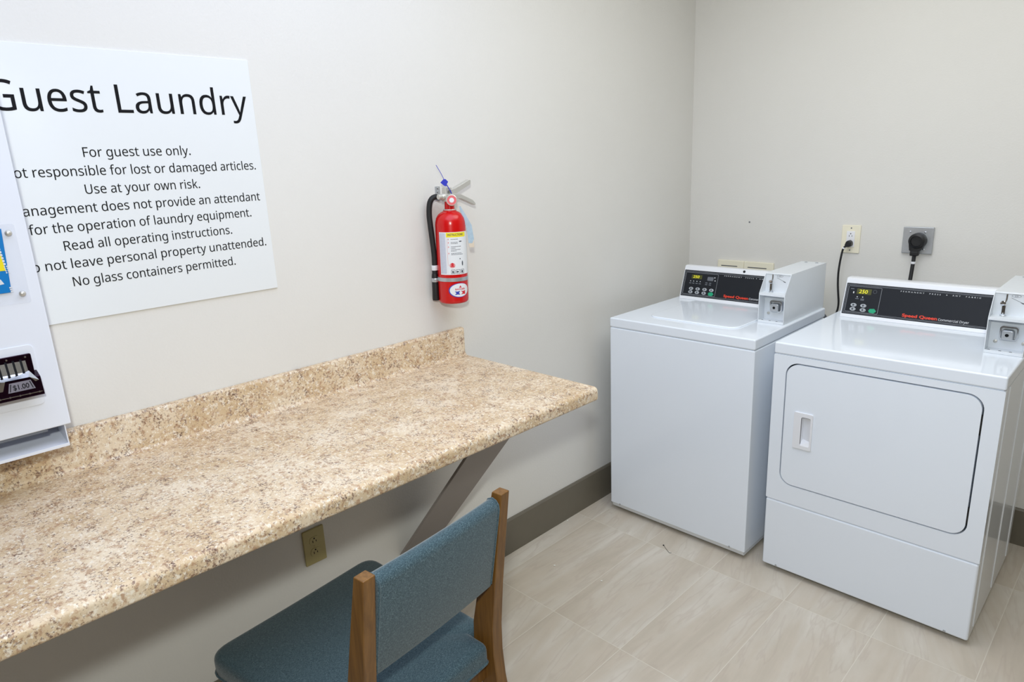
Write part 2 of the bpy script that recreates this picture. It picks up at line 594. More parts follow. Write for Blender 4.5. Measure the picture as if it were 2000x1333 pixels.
# outlines of the plain humanist lettering used on the signs: advance and contours, in thousandths of the type size
GLYPHS = {
    '.': (268, [[149,119,133,121,117,119,103,114,90,106,80,94,74,76,72,54,74,32,80,15,90,2,103,-7,117,-12,133,-14,149,-12,164,-7,177,2,188,15,194,32,196,54,194,76,188,94,177,106,164,114]]),
    'C': (632, [[440,723,404,724,351,721,302,712,257,698,217,677,181,652,149,622,123,587,101,549,83,506,71,460,63,410,61,358,65,287,77,222,97,163,126,112,162,69,207,35,260,10,320,-5,389,-10,427,-9,460,-7,490,-3,519,3,546,10,573,19,573,97,546,89,519,83,491,77,462,73,433,70,402,69,350,73,305,85,265,104,232,131,205,164,183,204,168,250,159,301,156,357,158,400,164,440,173,477,186,511,202,542,222,568,245,591,271,610,300,625,332,636,366,643,403,645,434,644,464,640,491,633,518,625,542,616,565,606,601,682,573,694,543,705,510,713,476,719]]),
    'D': (730, [[97,714,97,0,296,0,371,5,438,18,497,41,548,73,591,113,624,163,649,221,664,288,669,364,664,436,650,501,626,556,593,604,553,643,504,674,448,696,386,710,317,714],[187,637,304,637,358,634,407,624,450,607,488,584,518,554,542,517,560,473,570,421,574,361,566,275,542,204,501,148,445,109,373,85,284,77,187,77]]),
    'F': (519, [[97,714,97,0,187,0,187,303,477,303,477,382,187,382,187,635,496,635,496,714]]),
    'G': (728, [[470,723,431,724,357,719,290,704,231,678,181,644,139,602,105,551,81,493,66,428,61,357,65,285,79,220,100,161,131,111,169,68,216,34,271,10,333,-5,403,-10,451,-9,496,-6,537,-1,576,6,615,15,654,27,654,377,407,377,407,297,564,297,564,85,545,81,525,77,504,73,480,70,454,69,424,68,364,72,312,84,269,104,233,132,204,166,182,206,167,252,158,302,155,357,159,414,169,465,187,510,212,550,243,583,280,610,323,629,372,641,426,645,460,644,492,640,524,633,555,624,584,615,610,604,644,682,612,694,579,705,544,713,508,719]]),
    'L': (524, [[187,714,97,714,97,0,499,0,499,80,187,80]]),
    'M': (907, [[97,714,97,0,180,0,180,433,180,458,180,483,179,507,178,531,177,554,176,575,175,594,174,611,173,626,177,626,412,0,486,0,724,625,728,625,727,610,726,593,725,573,724,553,723,531,722,508,721,485,721,462,721,439,721,0,810,0,810,714,678,714,454,129,450,129,230,714]]),
    'N': (760, [[97,714,97,0,180,0,180,399,180,424,179,448,178,471,177,495,176,517,175,538,174,559,173,577,172,593,176,593,558,0,663,0,663,714,579,714,579,311,579,289,580,266,580,241,581,216,582,193,583,171,584,151,585,135,586,123,582,123,201,714]]),
    'R': (622, [[97,714,97,0,187,0,187,295,329,295,502,0,607,0,411,320,435,330,457,342,479,355,500,372,518,392,533,416,545,443,552,475,554,511,551,554,542,591,526,624,504,651,476,674,440,691,399,704,350,712,294,714],[187,636,289,636,326,635,358,630,386,623,409,613,428,599,442,582,453,561,459,536,461,507,457,466,443,432,421,405,389,386,347,375,294,371,187,371]]),
    'U': (731, [[180,714,90,714,90,254,98,180,121,116,159,62,213,22,280,-2,362,-10,422,-6,474,5,518,24,556,50,586,82,610,118,627,160,637,204,640,252,640,714,551,714,551,252,549,217,543,186,532,156,517,131,497,109,472,91,443,78,408,71,367,68,310,73,263,89,226,116,201,152,185,197,180,251]]),
    'W': (930, [[106,714,12,714,201,0,292,0,427,465,431,480,436,495,439,510,443,525,447,539,450,553,453,566,456,577,457,587,459,596,460,603,461,609,462,603,463,596,465,587,468,577,471,566,474,553,477,539,481,525,485,511,489,496,493,482,497,468,636,0,727,0,917,714,823,714,713,279,708,258,703,238,698,218,694,198,690,179,686,160,683,142,680,125,678,108,676,120,674,132,671,145,669,159,666,174,663,188,660,203,656,218,652,233,648,249,644,265,639,280,508,714,415,714,289,283,285,268,281,253,277,238,273,223,269,208,266,192,263,178,260,163,257,149,255,135,253,121,251,108,249,121,247,134,245,147,243,160,240,174,237,188,234,203,231,218,228,232,225,248,221,263,217,278]]),
    'a': (561, [[348,540,288,545,254,543,220,539,188,531,157,522,130,511,105,499,132,433,155,443,178,453,203,461,229,468,255,473,283,474,316,471,343,462,365,448,381,426,391,395,394,355,394,323,303,320,223,313,159,297,109,272,74,239,53,198,46,149,48,115,56,85,68,59,84,38,105,20,128,7,155,-2,184,-8,215,-10,244,-9,269,-6,291,-1,312,6,330,16,347,27,364,42,379,58,395,76,399,76,416,0,480,0,480,365,475,422,459,468,433,502,396,526],[314,259,393,262,393,214,388,167,373,128,348,98,315,78,278,65,235,61,208,63,185,70,164,82,149,99,140,121,137,148,141,179,154,206,175,227,208,243,254,254]]),
    'b': (615, [[173,760,85,760,85,0,148,0,166,68,173,68,190,48,211,29,236,13,265,0,300,-7,339,-10,381,-7,420,4,455,21,486,45,512,76,532,114,548,159,557,210,560,268,553,352,533,422,499,475,455,514,401,537,339,545,300,542,265,535,236,522,211,505,190,486,173,465,168,465,169,478,170,493,171,511,172,532,173,553,173,575],[324,472,369,466,406,449,433,421,453,381,465,331,469,269,465,208,453,157,433,116,406,87,370,69,326,63,273,69,233,86,205,115,187,156,177,206,173,267,173,271,175,314,179,352,187,384,198,412,214,434,234,450,259,462,289,470]]),
    'c': (480, [[333,545,306,546,260,543,217,533,177,517,142,494,113,464,88,426,70,381,59,327,55,265,59,205,69,153,86,109,110,72,139,42,173,19,212,3,254,-7,300,-10,329,-9,355,-7,378,-2,400,3,419,10,438,19,438,97,419,89,398,81,376,75,353,70,327,67,299,66,267,69,239,76,214,89,193,107,176,129,163,157,154,189,148,225,146,266,148,308,154,346,163,378,176,406,194,428,215,446,240,459,270,466,304,469,323,468,343,465,364,461,384,456,403,450,420,444,447,517,429,525,409,531,385,537,359,542]]),
    'd': (615, [[530,760,442,760,442,546,442,535,443,521,444,505,446,490,447,477,448,467,442,467,431,481,418,495,403,507,387,518,369,528,349,535,327,541,303,545,276,546,214,538,160,515,115,475,82,421,62,351,55,267,62,183,82,113,115,59,159,21,213,-2,275,-10,302,-9,326,-5,349,1,369,9,387,19,403,30,418,43,431,57,442,72,446,72,459,0,530,0],[245,467,288,473,341,467,382,449,410,419,428,379,439,327,443,266,443,250,439,193,428,146,408,109,380,84,340,68,289,63,245,69,209,87,181,116,162,156,150,206,146,265,150,324,162,375,181,416,209,448]]),
    'e': (564, [[336,543,292,546,247,542,205,531,167,512,135,486,107,454,84,415,68,370,58,320,55,264,59,208,69,158,87,113,112,76,142,45,178,21,219,4,264,-7,313,-10,348,-9,380,-6,408,-1,435,5,462,14,489,25,489,102,461,91,434,82,407,74,380,69,350,66,317,65,268,70,226,86,192,112,168,149,152,195,146,251,513,251,513,304,510,351,501,393,486,431,466,465,441,493,410,516,375,533],[252,469,291,474,319,472,344,465,365,454,382,440,396,422,407,401,415,377,419,350,421,321,148,321,156,365,170,403,191,433,219,456]]),
    'f': (344, [[304,764,283,765,248,763,217,756,189,745,165,729,145,708,129,682,118,650,111,613,109,570,109,539,15,509,15,468,109,468,109,0,197,0,197,468,332,468,332,536,197,536,197,571,199,609,207,640,218,663,235,680,257,690,284,693,299,692,313,691,327,688,340,685,353,681,364,678,387,747,373,751,358,756,341,759,323,763]]),
    'g': (615, [[309,544,275,546,211,538,157,512,113,470,81,414,61,346,55,267,61,186,81,118,113,63,158,22,212,-2,276,-10,311,-8,343,-1,373,10,399,26,422,46,442,71,446,71,445,63,445,53,444,40,443,26,443,14,443,5,443,-16,439,-59,425,-96,403,-126,374,-149,338,-163,295,-167,257,-166,221,-162,186,-156,153,-148,124,-137,97,-125,97,-206,123,-216,152,-225,183,-231,217,-236,252,-239,290,-240,341,-237,386,-228,425,-214,457,-194,484,-168,504,-136,518,-99,527,-57,530,-9,530,536,460,536,448,465,443,465,422,490,397,510,370,526,341,537],[258,469,287,472,321,470,351,463,376,451,397,434,414,412,427,385,437,352,442,313,444,267,444,246,443,215,440,188,435,163,428,141,419,122,407,105,393,92,377,81,359,72,338,67,315,63,289,62,246,68,211,85,182,114,162,155,150,205,146,266,148,308,153,345,163,378,175,406,191,430,210,448,233,461]]),
    'h': (618, [[173,760,85,760,85,0,173,0,173,277,175,317,179,352,187,383,199,410,215,432,236,449,262,462,293,469,330,472,368,468,398,458,421,440,437,415,447,383,450,343,450,0,537,0,537,349,535,392,527,429,515,461,498,487,476,508,449,524,418,536,382,543,341,545,319,544,297,541,275,535,254,528,235,519,217,508,201,495,186,480,174,462,168,462,169,473,170,485,171,498,172,511,173,524,173,537]]),
    'i': (258, [[173,536,85,536,85,0,173,0],[143,735,130,737,116,735,104,731,93,723,85,713,80,699,78,681,80,664,85,650,93,639,104,631,116,627,130,625,143,627,155,631,165,639,174,650,179,664,181,681,179,699,174,713,165,723,155,731]]),
    'k': (534, [[172,760,85,760,85,0,172,0,172,197,233,250,419,0,525,0,293,307,510,536,407,536,236,355,230,348,222,339,214,329,206,319,198,309,190,299,183,290,177,282,172,276,168,276,169,289,170,304,171,321,171,337,172,351,172,363]]),
    'l': (258, [[173,760,85,760,85,0,173,0]]),
    'm': (935, [[371,544,332,546,311,545,290,542,270,537,251,530,232,521,215,509,200,496,186,481,174,463,169,463,156,536,85,536,85,0,173,0,173,278,175,318,179,353,186,384,197,410,212,432,231,449,254,462,283,469,316,472,340,470,360,466,378,458,393,447,405,433,414,415,421,395,425,371,426,345,426,0,513,0,513,296,517,349,528,392,546,427,574,452,611,467,658,472,692,468,720,458,740,440,755,415,764,384,767,345,767,0,854,0,854,349,849,412,834,462,809,499,774,525,729,541,673,546,639,544,606,536,574,524,546,507,521,484,501,456,496,456,481,484,461,507,435,524,406,536]]),
    'n': (618, [[402,541,343,546,321,545,299,542,277,537,256,530,237,521,218,509,202,496,187,481,174,463,169,463,156,536,85,536,85,0,173,0,173,278,177,336,188,384,207,422,236,450,277,466,330,472,368,468,398,458,421,440,437,415,447,383,450,343,450,0,537,0,537,349,532,412,515,462,488,499,450,525]]),
    'o': (605, [[351,542,304,546,255,542,211,532,171,513,137,489,108,457,85,419,68,375,58,325,55,269,57,226,63,187,73,150,87,118,105,89,125,63,148,41,174,23,203,8,234,-2,267,-8,301,-10,338,-8,372,-2,405,8,434,23,460,41,483,63,503,89,520,118,533,150,543,187,549,226,551,269,547,325,537,375,519,419,496,457,467,489,432,513,394,532],[252,466,302,472,336,469,366,461,391,447,413,429,430,406,443,378,452,346,458,310,460,269,458,229,453,192,443,159,430,131,413,107,392,88,367,74,337,66,303,63,269,66,239,74,214,88,193,107,176,131,163,159,153,192,148,229,146,269,150,328,162,377,183,418,213,448]]),
    'p': (615, [[402,538,340,546,313,545,288,541,265,535,245,527,227,517,211,505,197,492,184,478,173,463,169,463,157,536,85,536,85,-240,173,-240,173,-20,173,-7,172,8,171,25,170,41,168,56,167,68,173,68,184,54,197,42,211,29,228,19,246,9,266,1,288,-5,313,-9,339,-10,382,-6,421,4,455,21,486,46,512,77,532,115,548,160,557,211,560,269,553,354,533,423,499,477,455,515],[324,472,369,466,406,448,433,417,453,376,465,327,469,270,467,231,462,196,453,163,441,135,426,110,406,90,384,75,357,66,326,63,290,66,260,74,234,87,214,105,198,129,187,157,179,190,175,227,173,269,173,286,175,326,181,360,189,390,201,415,217,436,237,451,261,463,290,470]]),
    'q': (615, [[315,543,276,546,234,542,196,532,161,514,130,490,104,459,83,421,67,376,58,325,55,267,62,183,82,113,115,59,160,21,212,-2,273,-10,313,-7,348,1,377,14,403,31,424,50,441,72,447,72,445,60,444,46,443,31,442,16,442,2,442,-11,442,-240,530,-240,530,536,460,536,447,463,443,463,425,485,404,505,379,522,350,535],[244,467,288,473,340,467,380,450,409,420,428,380,439,328,443,266,443,248,441,209,435,174,427,144,415,119,399,99,378,83,354,72,324,65,290,63,245,69,209,87,181,116,162,157,150,206,146,265,150,324,162,375,181,416,208,448]]),
    'r': (413, [[345,546,335,546,311,544,288,540,267,531,247,521,229,508,212,492,197,476,183,457,171,438,167,438,157,536,85,536,85,0,173,0,173,286,174,312,179,337,185,360,195,381,206,400,220,416,235,431,252,443,270,453,289,460,309,465,329,466,338,466,348,465,358,464,369,463,378,461,387,459,398,540,389,542,379,543,367,544,356,545]]),
    's': (479, [[284,545,252,546,196,542,147,530,106,509,76,481,57,446,51,404,53,376,60,352,71,332,86,314,105,298,128,284,154,271,184,257,217,244,250,231,277,219,298,208,316,197,329,187,338,176,344,165,348,153,349,140,346,118,336,98,319,82,295,71,263,63,222,61,191,62,160,67,129,74,101,84,75,94,52,104,52,24,74,14,98,6,123,-1,152,-6,184,-9,220,-10,262,-8,300,-2,334,8,364,22,388,40,408,61,422,86,431,115,434,148,432,175,426,199,415,219,400,238,382,254,360,268,334,281,305,294,273,307,241,320,214,331,191,341,173,351,159,361,148,371,141,383,136,395,135,409,138,428,148,443,163,456,185,466,213,472,246,474,272,473,297,470,322,464,346,457,370,449,393,440,423,510,398,521,371,529,343,536,314,542]]),
    't': (361, [[180,659,128,659,93,545,16,510,16,468,92,468,92,156,94,116,102,82,114,55,130,33,149,17,171,4,196,-4,222,-8,249,-10,265,-9,282,-8,299,-5,315,-2,328,2,339,6,339,73,329,70,318,68,305,65,291,64,277,62,264,62,241,65,221,72,203,85,190,104,183,128,180,158,180,468,335,468,335,536,180,536]]),
    'u': (618, [[168,536,79,536,79,185,81,142,89,105,101,74,118,48,140,27,167,10,198,-1,234,-8,274,-10,297,-9,319,-6,341,-1,362,5,381,14,400,25,417,38,432,53,444,71,448,71,461,0,533,0,533,536,445,536,445,257,443,218,439,183,430,151,419,125,402,103,381,85,356,73,324,65,287,63,250,67,220,77,197,95,181,120,171,152,168,191]]),
    'v': (508, [[94,536,0,536,203,0,304,0,508,536,414,536,300,220,295,205,290,189,283,172,277,154,272,137,266,120,262,104,258,90,255,78,251,78,249,90,245,104,241,119,236,136,231,153,225,171,219,188,213,205,208,220]]),
    'w': (786, [[102,537,11,537,158,1,258,1,354,302,358,316,363,330,366,343,370,357,373,370,376,383,379,395,382,407,384,418,387,428,388,437,390,445,394,445,396,437,398,428,400,418,403,407,406,396,408,383,412,371,415,358,419,344,423,331,427,317,431,303,523,1,626,1,775,537,685,537,610,251,605,231,600,211,594,190,590,171,585,152,581,134,578,118,576,104,574,92,570,92,568,105,566,120,562,135,558,152,553,169,548,186,544,203,539,219,534,235,442,537,346,537,251,235,248,224,244,212,240,199,237,186,234,172,230,159,228,146,225,133,222,121,219,110,217,100,215,91,211,91,209,104,207,120,203,136,200,155,195,173,191,192,186,212,181,232,176,251]]),
    'y': (510, [[95,536,1,536,217,-2,189,-73,181,-91,172,-108,162,-123,151,-137,138,-148,123,-156,108,-163,90,-167,70,-168,59,-168,48,-167,37,-166,28,-165,19,-163,11,-162,11,-232,20,-234,31,-236,42,-237,55,-239,69,-240,84,-240,117,-238,146,-231,172,-219,196,-204,216,-185,234,-161,251,-135,266,-106,279,-74,510,536,415,536,306,232,297,205,288,178,279,150,271,125,265,103,260,85,256,85,253,100,249,115,245,130,240,146,235,163,229,179,224,196,218,213,211,231]]),
    ' ': (260, []),
}


def sign_text(bm, s, width, cap, align='C', at=(0, 0), fn=None, depth=0.0005, w0=0.0, bold=0.0):
    """lettering from GLYPHS, fitted to width x capital height"""
    tmp = bmesh.new()
    x = 0
    for ch in s:
        adv, loops = GLYPHS[ch]
        if loops:
            part = bmesh.new()
            edges = []
            for l in loops:
                vs = [part.verts.new((x + l[i], l[i + 1], 0)) for i in range(0, len(l), 2)]
                edges += [part.edges.new((vs[i], vs[(i + 1) % len(vs)])) for i in range(len(vs))]
            bmesh.ops.triangle_fill(part, edges=edges, use_beauty=True, use_dissolve=False)
            vm = {v: tmp.verts.new(v.co) for v in part.verts}
            for f in part.faces:
                tmp.faces.new([vm[v] for v in f.verts])
            part.free()
        x += adv
    xs = [v.co.x for v in tmp.verts]
    x0, x1 = min(xs), max(xs)
    sx = width / (x1 - x0)
    sy = cap / 714.0
    ox = {'C': -(x0 + x1) / 2, 'L': -x0, 'R': -x1}[align]
    top, low = {}, {}
    for v in tmp.verts:
        u, w = (v.co.x + ox) * sx + at[0], v.co.y * sy + at[1]
        top[v] = bm.verts.new(fn(u, w, w0 + depth))
        low[v] = bm.verts.new(fn(u, w, w0))
    for f in tmp.faces:
        bm.faces.new([top[v] for v in f.verts])
    for e in tmp.edges:
        if len(e.link_faces) == 1:
            a, b = e.verts
            bm.faces.new((top[a], top[b], low[b], low[a]))
    tmp.free()
    return bm


def frame_fn(P, U, V):
    """(u, v, w) -> point; w along U x V, towards the viewer"""
    P, U, V = Vector(P), Vector(U).normalized(), Vector(V).normalized()
    W = U.cross(V)
    return lambda u, v, w: P + U * u + V * v + W * w


ON_LEFT = lambda x: frame_fn((x, 0, 0), (0, 1, 0), (0, 0, 1))      # u = y, v = z, w towards +x
ON_BACK = lambda y: frame_fn((0, y, 0), (1, 0, 0), (0, 0, 1))      # u = x, v = z, w towards -y

# ------------------------------------------------------------------ the setting
RX, RY, RH = 3.30, -5.00, 2.62
struct('floor', box(NB(), -0.1, RX + 0.1, RY - 0.1, 0.1, -0.1, 0.0), M_floor)
struct('ceiling', box(NB(), -0.1, RX + 0.1, RY - 0.1, 0.1, RH, RH + 0.1), M_ceiling)
struct('wall_left', box(NB(), -0.1, 0.0, RY, 0.0, 0.0, RH), M_wall)
struct('wall_back', box(NB(), -0.1, RX + 0.1, 0.0, 0.1, 0.0, RH), M_wall)
struct('wall_right', box(NB(), RX, RX + 0.1, RY, 0.0, 0.0, RH), M_wall_far)
struct('wall_front', box(NB(), -0.1, RX + 0.1, RY - 0.1, RY, 0.0, RH), M_wall_far)
BBP = [(0, 0), (0.011, 0), (0.011, 0.149), (0.007, 0.156), (0, 0.156)]
struct('baseboard_left', prism(NB(), BBP, lambda u, v, w: Vector((u, w, v)), RY, 0.0), M_base)
struct('baseboard_back', prism(NB(), BBP, lambda u, v, w: Vector((w, -u, v)), 0.011, RX), M_base)
struct('baseboard_right', prism(NB(), BBP, lambda u, v, w: Vector((RX - u, w, v)), RY, -0.011), M_base)
bm = lathe(NB(), [(0.004, 0), (0.004, 0.0015), (0.002, 0.003)], (0.3174, 0, 1.2524), (0, -1, 0), 12)
tag(obj('nail', bm, M_labtext, smooth=40), 'tiny dark nail head alone on the back wall above the washer', 'nail')

# ------------------------------------------------------------------ folding counter
CE, CD, CZ, CTH = -1.5796, 0.6195, 0.9095, 0.042
counter = empty('counter', (0.3, -2.4, CZ - CTH))
tag(counter, 'long tan speckled granite look laminate counter with backsplash fixed to the left wall', 'counter')
prof = []
for k in range(9):                                     # rolled front edge
    a = math.radians(-90 + 90 * k / 8)
    prof.append((CD - 0.008 + 0.008 * math.cos(a), CZ - CTH + 0.008 + 0.008 * math.sin(a)))
for k in range(9):
    a = math.radians(90 * k / 8)
    prof.append((CD - 0.014 + 0.014 * math.cos(a), CZ - 0.014 + 0.014 * math.sin(a)))
prof += [(0.001, CZ), (0.001, CZ - CTH)]
bm = prism(NB(), prof, lambda u, v, w: Vector((u, w, v)), RY + 0.6, CE)
obj('worktop', bm, M_granite, counter, smooth=30)
prof = [(0.001, CZ), (0.034, CZ)]
for k in range(6):                                     # cove at the foot of the backsplash
    a = math.radians(270 - 90 * k / 5)
    prof.append((0.034 + 0.014 * math.cos(a), CZ + 0.014 + 0.014 * math.sin(a)))
for k in range(7):
    a = math.radians(90 * k / 6)
    prof.append((0.012 + 0.008 * math.cos(a), CZ + 0.093 + 0.008 * math.sin(a)))
prof += [(0.001, CZ + 0.101)]
obj('backsplash', prism(NB(), prof, lambda u, v, w: Vector((u, w, v)), RY + 0.6, CE), M_granite, counter, smooth=30)
# slanted brace board below
prof = [(0.505, CZ - CTH), (0.493, CZ - CTH), (0.001, 0.251), (0.001, 0.236)]
obj('brace', prism(NB(), prof, lambda u, v, w: Vector((u, w, v)), -1.925, -1.75), M_brace, counter, bevel=0.002, seg=2)['label'] = 'grey slanted brace under the counter'

# ------------------------------------------------------------------ guest laundry sign
SY0, SY1, SZ0, SZ1 = -2.840, -2.2425, 1.2585, 1.857
sign = empty('wall_sign', (0, (SY0 + SY1) / 2, SZ0))
tag(sign, 'large square white sign on the left wall headed Guest Laundry in black letters', 'sign')
obj('panel', box(NB(), 0.0, 0.0045, SY0, SY1, SZ0, SZ1), M_sign, sign, bevel=0.001, seg=2)
fn = ON_LEFT(0.0045)
SCX = -2.540
bm = sign_text(NB(), 'Guest', 0.2095, 0.0615, 'R', at=(-2.6000, 1.7205), fn=fn)
sign_text(bm, 'Laundry', 0.3085, 0.0615, 'R', at=(-2.2605, 1.7205), fn=fn)
obj('heading', bm, M_ink, sign)
lines = [('For guest use only.', 0.2347, 1.6235), ('Not responsible for lost or damaged articles.', 0.553, 1.5829),
         ('Use at your own risk.', 0.255, 1.5423), ('Management does not provide an attendant', 0.557, 1.5017),
         ('for the operation of laundry equipment.', 0.50, 1.4611), ('Read all operating instructions.', 0.383, 1.4205),
         ('Do not leave personal property unattended.', 0.558, 1.3799), ('No glass containers permitted.', 0.377, 1.3383)]
for s, w, z in lines:
    long_line = w > 0.52
    obj('text_line', sign_text(NB(), s, w, 0.0212, 'R' if long_line else 'C', at=(-2.2598 if long_line else SCX, z), fn=fn), M_ink, sign)

# ------------------------------------------------------------------ soap dispenser
DX = 0.14
disp = empty('soap_dispenser', (0.07, -2.96, 1.012))
tag(disp, 'white metal coin soap dispenser with a blue product card, overlapping the sign', 'dispenser')
DY1 = -2.8143
bm = box(NB(), 0.001, DX, -3.11, DY1, 1.0625, 1.80)
obj('body', bm, M_disp, disp, bevel=0.003)
fn = ON_LEFT(DX)
# delivery tray under the box
bm = NB()
ty1 = DY1 - 0.011
prism(bm, [(0.001, 1.062), (0.134, 1.062), (0.138, 1.0175), (0.001, 1.0175)], lambda u, v, w: Vector((u, w, v)), ty1 - 0.002, ty1)
prism(bm, [(0.001, 1.062), (0.134, 1.062), (0.137, 1.019), (0.001, 1.019)], lambda u, v, w: Vector((u, w, v)), -3.10, -3.098)
prism(bm, [(0.001, 1.034), (0.030, 1.034), (0.136, 1.0190), (0.138, 1.0215), (0.1395, 1.0210), (0.1395, 1.0150), (0.001, 1.0150)],
      lambda u, v, w: Vector((u, w, v)), -3.10, ty1)
box(bm, 0.001, 0.012, -3.10, ty1, 1.03, 1.062)
obj('delivery_tray', bm, M_disp, disp)
obj('rail', box(NB(), 0.100, 0.139, -2.99, -2.858, 1.058, 1.0625), M_dim, disp)
# product window
cov = obj('window', prism(NB(), rrect(-3.08, -2.8355, 1.336, 1.4945, 0.004), fn, 0.0001, 0.004), M_clear, disp)
bm = prism(NB(), [(-3.05, 1.361), (-2.8645, 1.361), (-2.8575, 1.4865), (-3.05, 1.4865)], fn, 0.0042, 0.0048)
card = obj('product_card', bm, M_card, disp)
card['label'] = 'blue product card'
bm = prism(NB(), [(-3.0, 1.405), (-2.8655, 1.405), (-2.867, 1.438), (-2.874, 1.447), (-3.0, 1.452)], fn, 0.0049, 0.0052)
obj('yellow_panel', bm, M_cardyel, card)
bm = prism(NB(), [(-2.98, 1.366), (-2.873, 1.379), (-2.877, 1.388), (-2.888, 1.400), (-2.98, 1.402)], fn, 0.0049, 0.0052)
obj('towel_picture', bm, M_print, card)
bm = NB()
up = frame_fn(Vector((DX, -2.8682, 1.450)), (0, 0.10, -1), (0, 1, 0.1))
for u in (0.0, 0.006, 0.012, 0.018, 0.024, 0.030):
    prism(bm, rrect(u, u + 0.0042, -0.0022, 0.0016, 0.001, 2), up, 0.0052, 0.0056)
for u in (0.036, 0.040, 0.044, 0.048):
    prism(bm, rrect(u, u + 0.0028, -0.003, -0.0008, 0.0008, 2), up, 0.0052, 0.0056)
    prism(bm, rrect(u, u + 0.0028, 0.0008, 0.003, 0.0008, 2), up, 0.0052, 0.0056)
for u in (0.078, 0.082, 0.086):
    prism(bm, rrect(u, u + 0.0028, -0.0065, -0.002, 0.0008, 2), up, 0.0052, 0.0056)
obj('lettering', bm, M_print, card)
for y, z in ((-2.8475, 1.4770), (-2.8475, 1.3555)):
    bm = lathe(NB(), [(0.0062, 0), (0.0058, 0.002), (0.004, 0.004), (0.0015, 0.0048)], (DX + 0.004, y, z), (1, 0, 0), 20)
    obj('rivet', bm, M_alu, disp, smooth=50)
# coin mechanism
obj('coin_surround', prism(NB(), rrect(-3.06, -2.8505, 1.120, 1.2505, 0.010), fn, 0.0, 0.0022), M_disp, disp, bevel=0.001, seg=2)
mech = obj('coin_mechanism', prism(NB(), rrect(-2.99, -2.8580, 1.180, 1.2330, 0.003), fn, 0.002, 0.008), M_purple, disp, bevel=0.0015, seg=2)
mech['label'] = 'dark chrome coin slide'
YZd = lambda u, v, w: Vector((DX + u, w, v))
bm = prism(NB(), [(0.0, 1.196), (0.014, 1.193), (0.030, 1.188), (0.037, 1.150), (0.030, 1.148), (0.0, 1.170)], YZd, -2.985, -2.8535)
obj('coin_slide', bm, M_purple, mech, bevel=0.0012, seg=2)
# chrome carrier plate: slots above, spreading apron below
bm = prism(NB(), [(0.008, 1.221), (0.012, 1.221), (0.021, 1.196), (0.017, 1.194), (0.008, 1.197)], YZd, -2.978, -2.870)
obj('slot_plate', bm, M_bright, mech)
bm = NB()
ap = [(-2.978, 0.0165, 1.1990), (-2.8690, 0.0165, 1.1990), (-2.8580, 0.0325, 1.1800), (-2.8640, 0.0325, 1.1780), (-2.8720, 0.0318, 1.1890), (-2.9130, 0.0318, 1.1890), (-2.9200, 0.0325, 1.1700), (-2.978, 0.0325, 1.1700)]
lo = [bm.verts.new((DX + x, y, z)) for y, x, z in ap]
hi = [bm.verts.new((DX + x + 0.0025, y, z + 0.0015)) for y, x, z in ap]
bm.faces.new(lo[::-1])
bm.faces.new(hi)
for i in range(len(ap)):
    j = (i + 1) % len(ap)
    bm.faces.new((lo[i], lo[j], hi[j], hi[i]))
obj('slide_apron', bm, M_bright, mech)
for i in range(9):
    y = -2.8780 - i * 0.0125
    bm = prism(NB(), [(0.0085, 1.2240), (0.0130, 1.2225), (0.0245, 1.1955), (0.0200, 1.1930)], YZd, y - 0.0019, y + 0.0019)
    obj('coin_slot', bm, M_ink, mech)
# price plate on the front of the slide
fd = Vector((0.007, 0, -0.038)).normalized()
sl2 = frame_fn(Vector((DX + 0.0348, -2.8880, 1.1640)), (0, 1, 0), -fd)
bm = prism(NB(), [(-0.0245, 0.0015), (0.0215, 0.0015), (0.0165, 0.0205), (-0.0195, 0.0205)], sl2, 0.0004, 0.0014)
obj('price_plate', bm, M_plate, mech)
bm = text_mesh(NB(), '$1.00', 0.027, 0.0105, at=(-0.0015, 0.0055), fn=sl2, w0=0.0014, depth=0.0004, bold=0.012)
prism(bm, [(-0.0215, 0.0035), (-0.020, 0.0035), (-0.0165, 0.0185), (-0.018, 0.0185)], sl2, 0.0014, 0.0018)
prism(bm, [(0.0170, 0.0035), (0.0185, 0.0035), (0.0150, 0.0185), (0.0135, 0.0185)], sl2, 0.0014, 0.0018)
obj('lettering', bm, M_ink, mech)
bm = NB()
box(bm, DX + 0.0345, DX + 0.0385, -2.980, -2.857, 1.1565, 1.1582)
for i in range(7):
    lathe(bm, [(0.0022, 0), (0.0018, 0.0025)], (DX + 0.0370, -2.862 - i * 0.0165, 1.1575), (1, 0, 0), 10)
obj('slide_rim', bm, M_chrome, mech)
for y in (-2.8685, -2.9000, -2.9320):
    obj('rivet', lathe(NB(), [(0.0024, 0), (0.0018, 0.0016)], (DX + 0.008, y, 1.2275), (1, 0, 0), 12), M_chrome, mech)


# ------------------------------------------------------------------ washer and dryer
def console(root, x0, x1, yb, z0, yback):
    """white sloped control console; returns its slope frame (u right, v up the slope)"""
    dv = Vector((0, 0.05, 0.145)).normalized()
    p1 = (yb + dv.y * 0.1585, z0 + dv.z * 0.1585)
    prof = [(yb - 0.002, z0), (yb, z0 + 0.004), (p1[0], p1[1]), (p1[0] + 0.006, p1[1] + 0.003), (yback - 0.006, p1[1] + 0.003), (yback, p1[1]), (yback, z0)]
    bm = prism(NB(), prof, lambda u, v, w: Vector((w, u, v)), x0, x1)
    obj('console', bm, M_console, root, bevel=0.004)
    return frame_fn((x0, yb, z0), (1, 0, 0), dv)


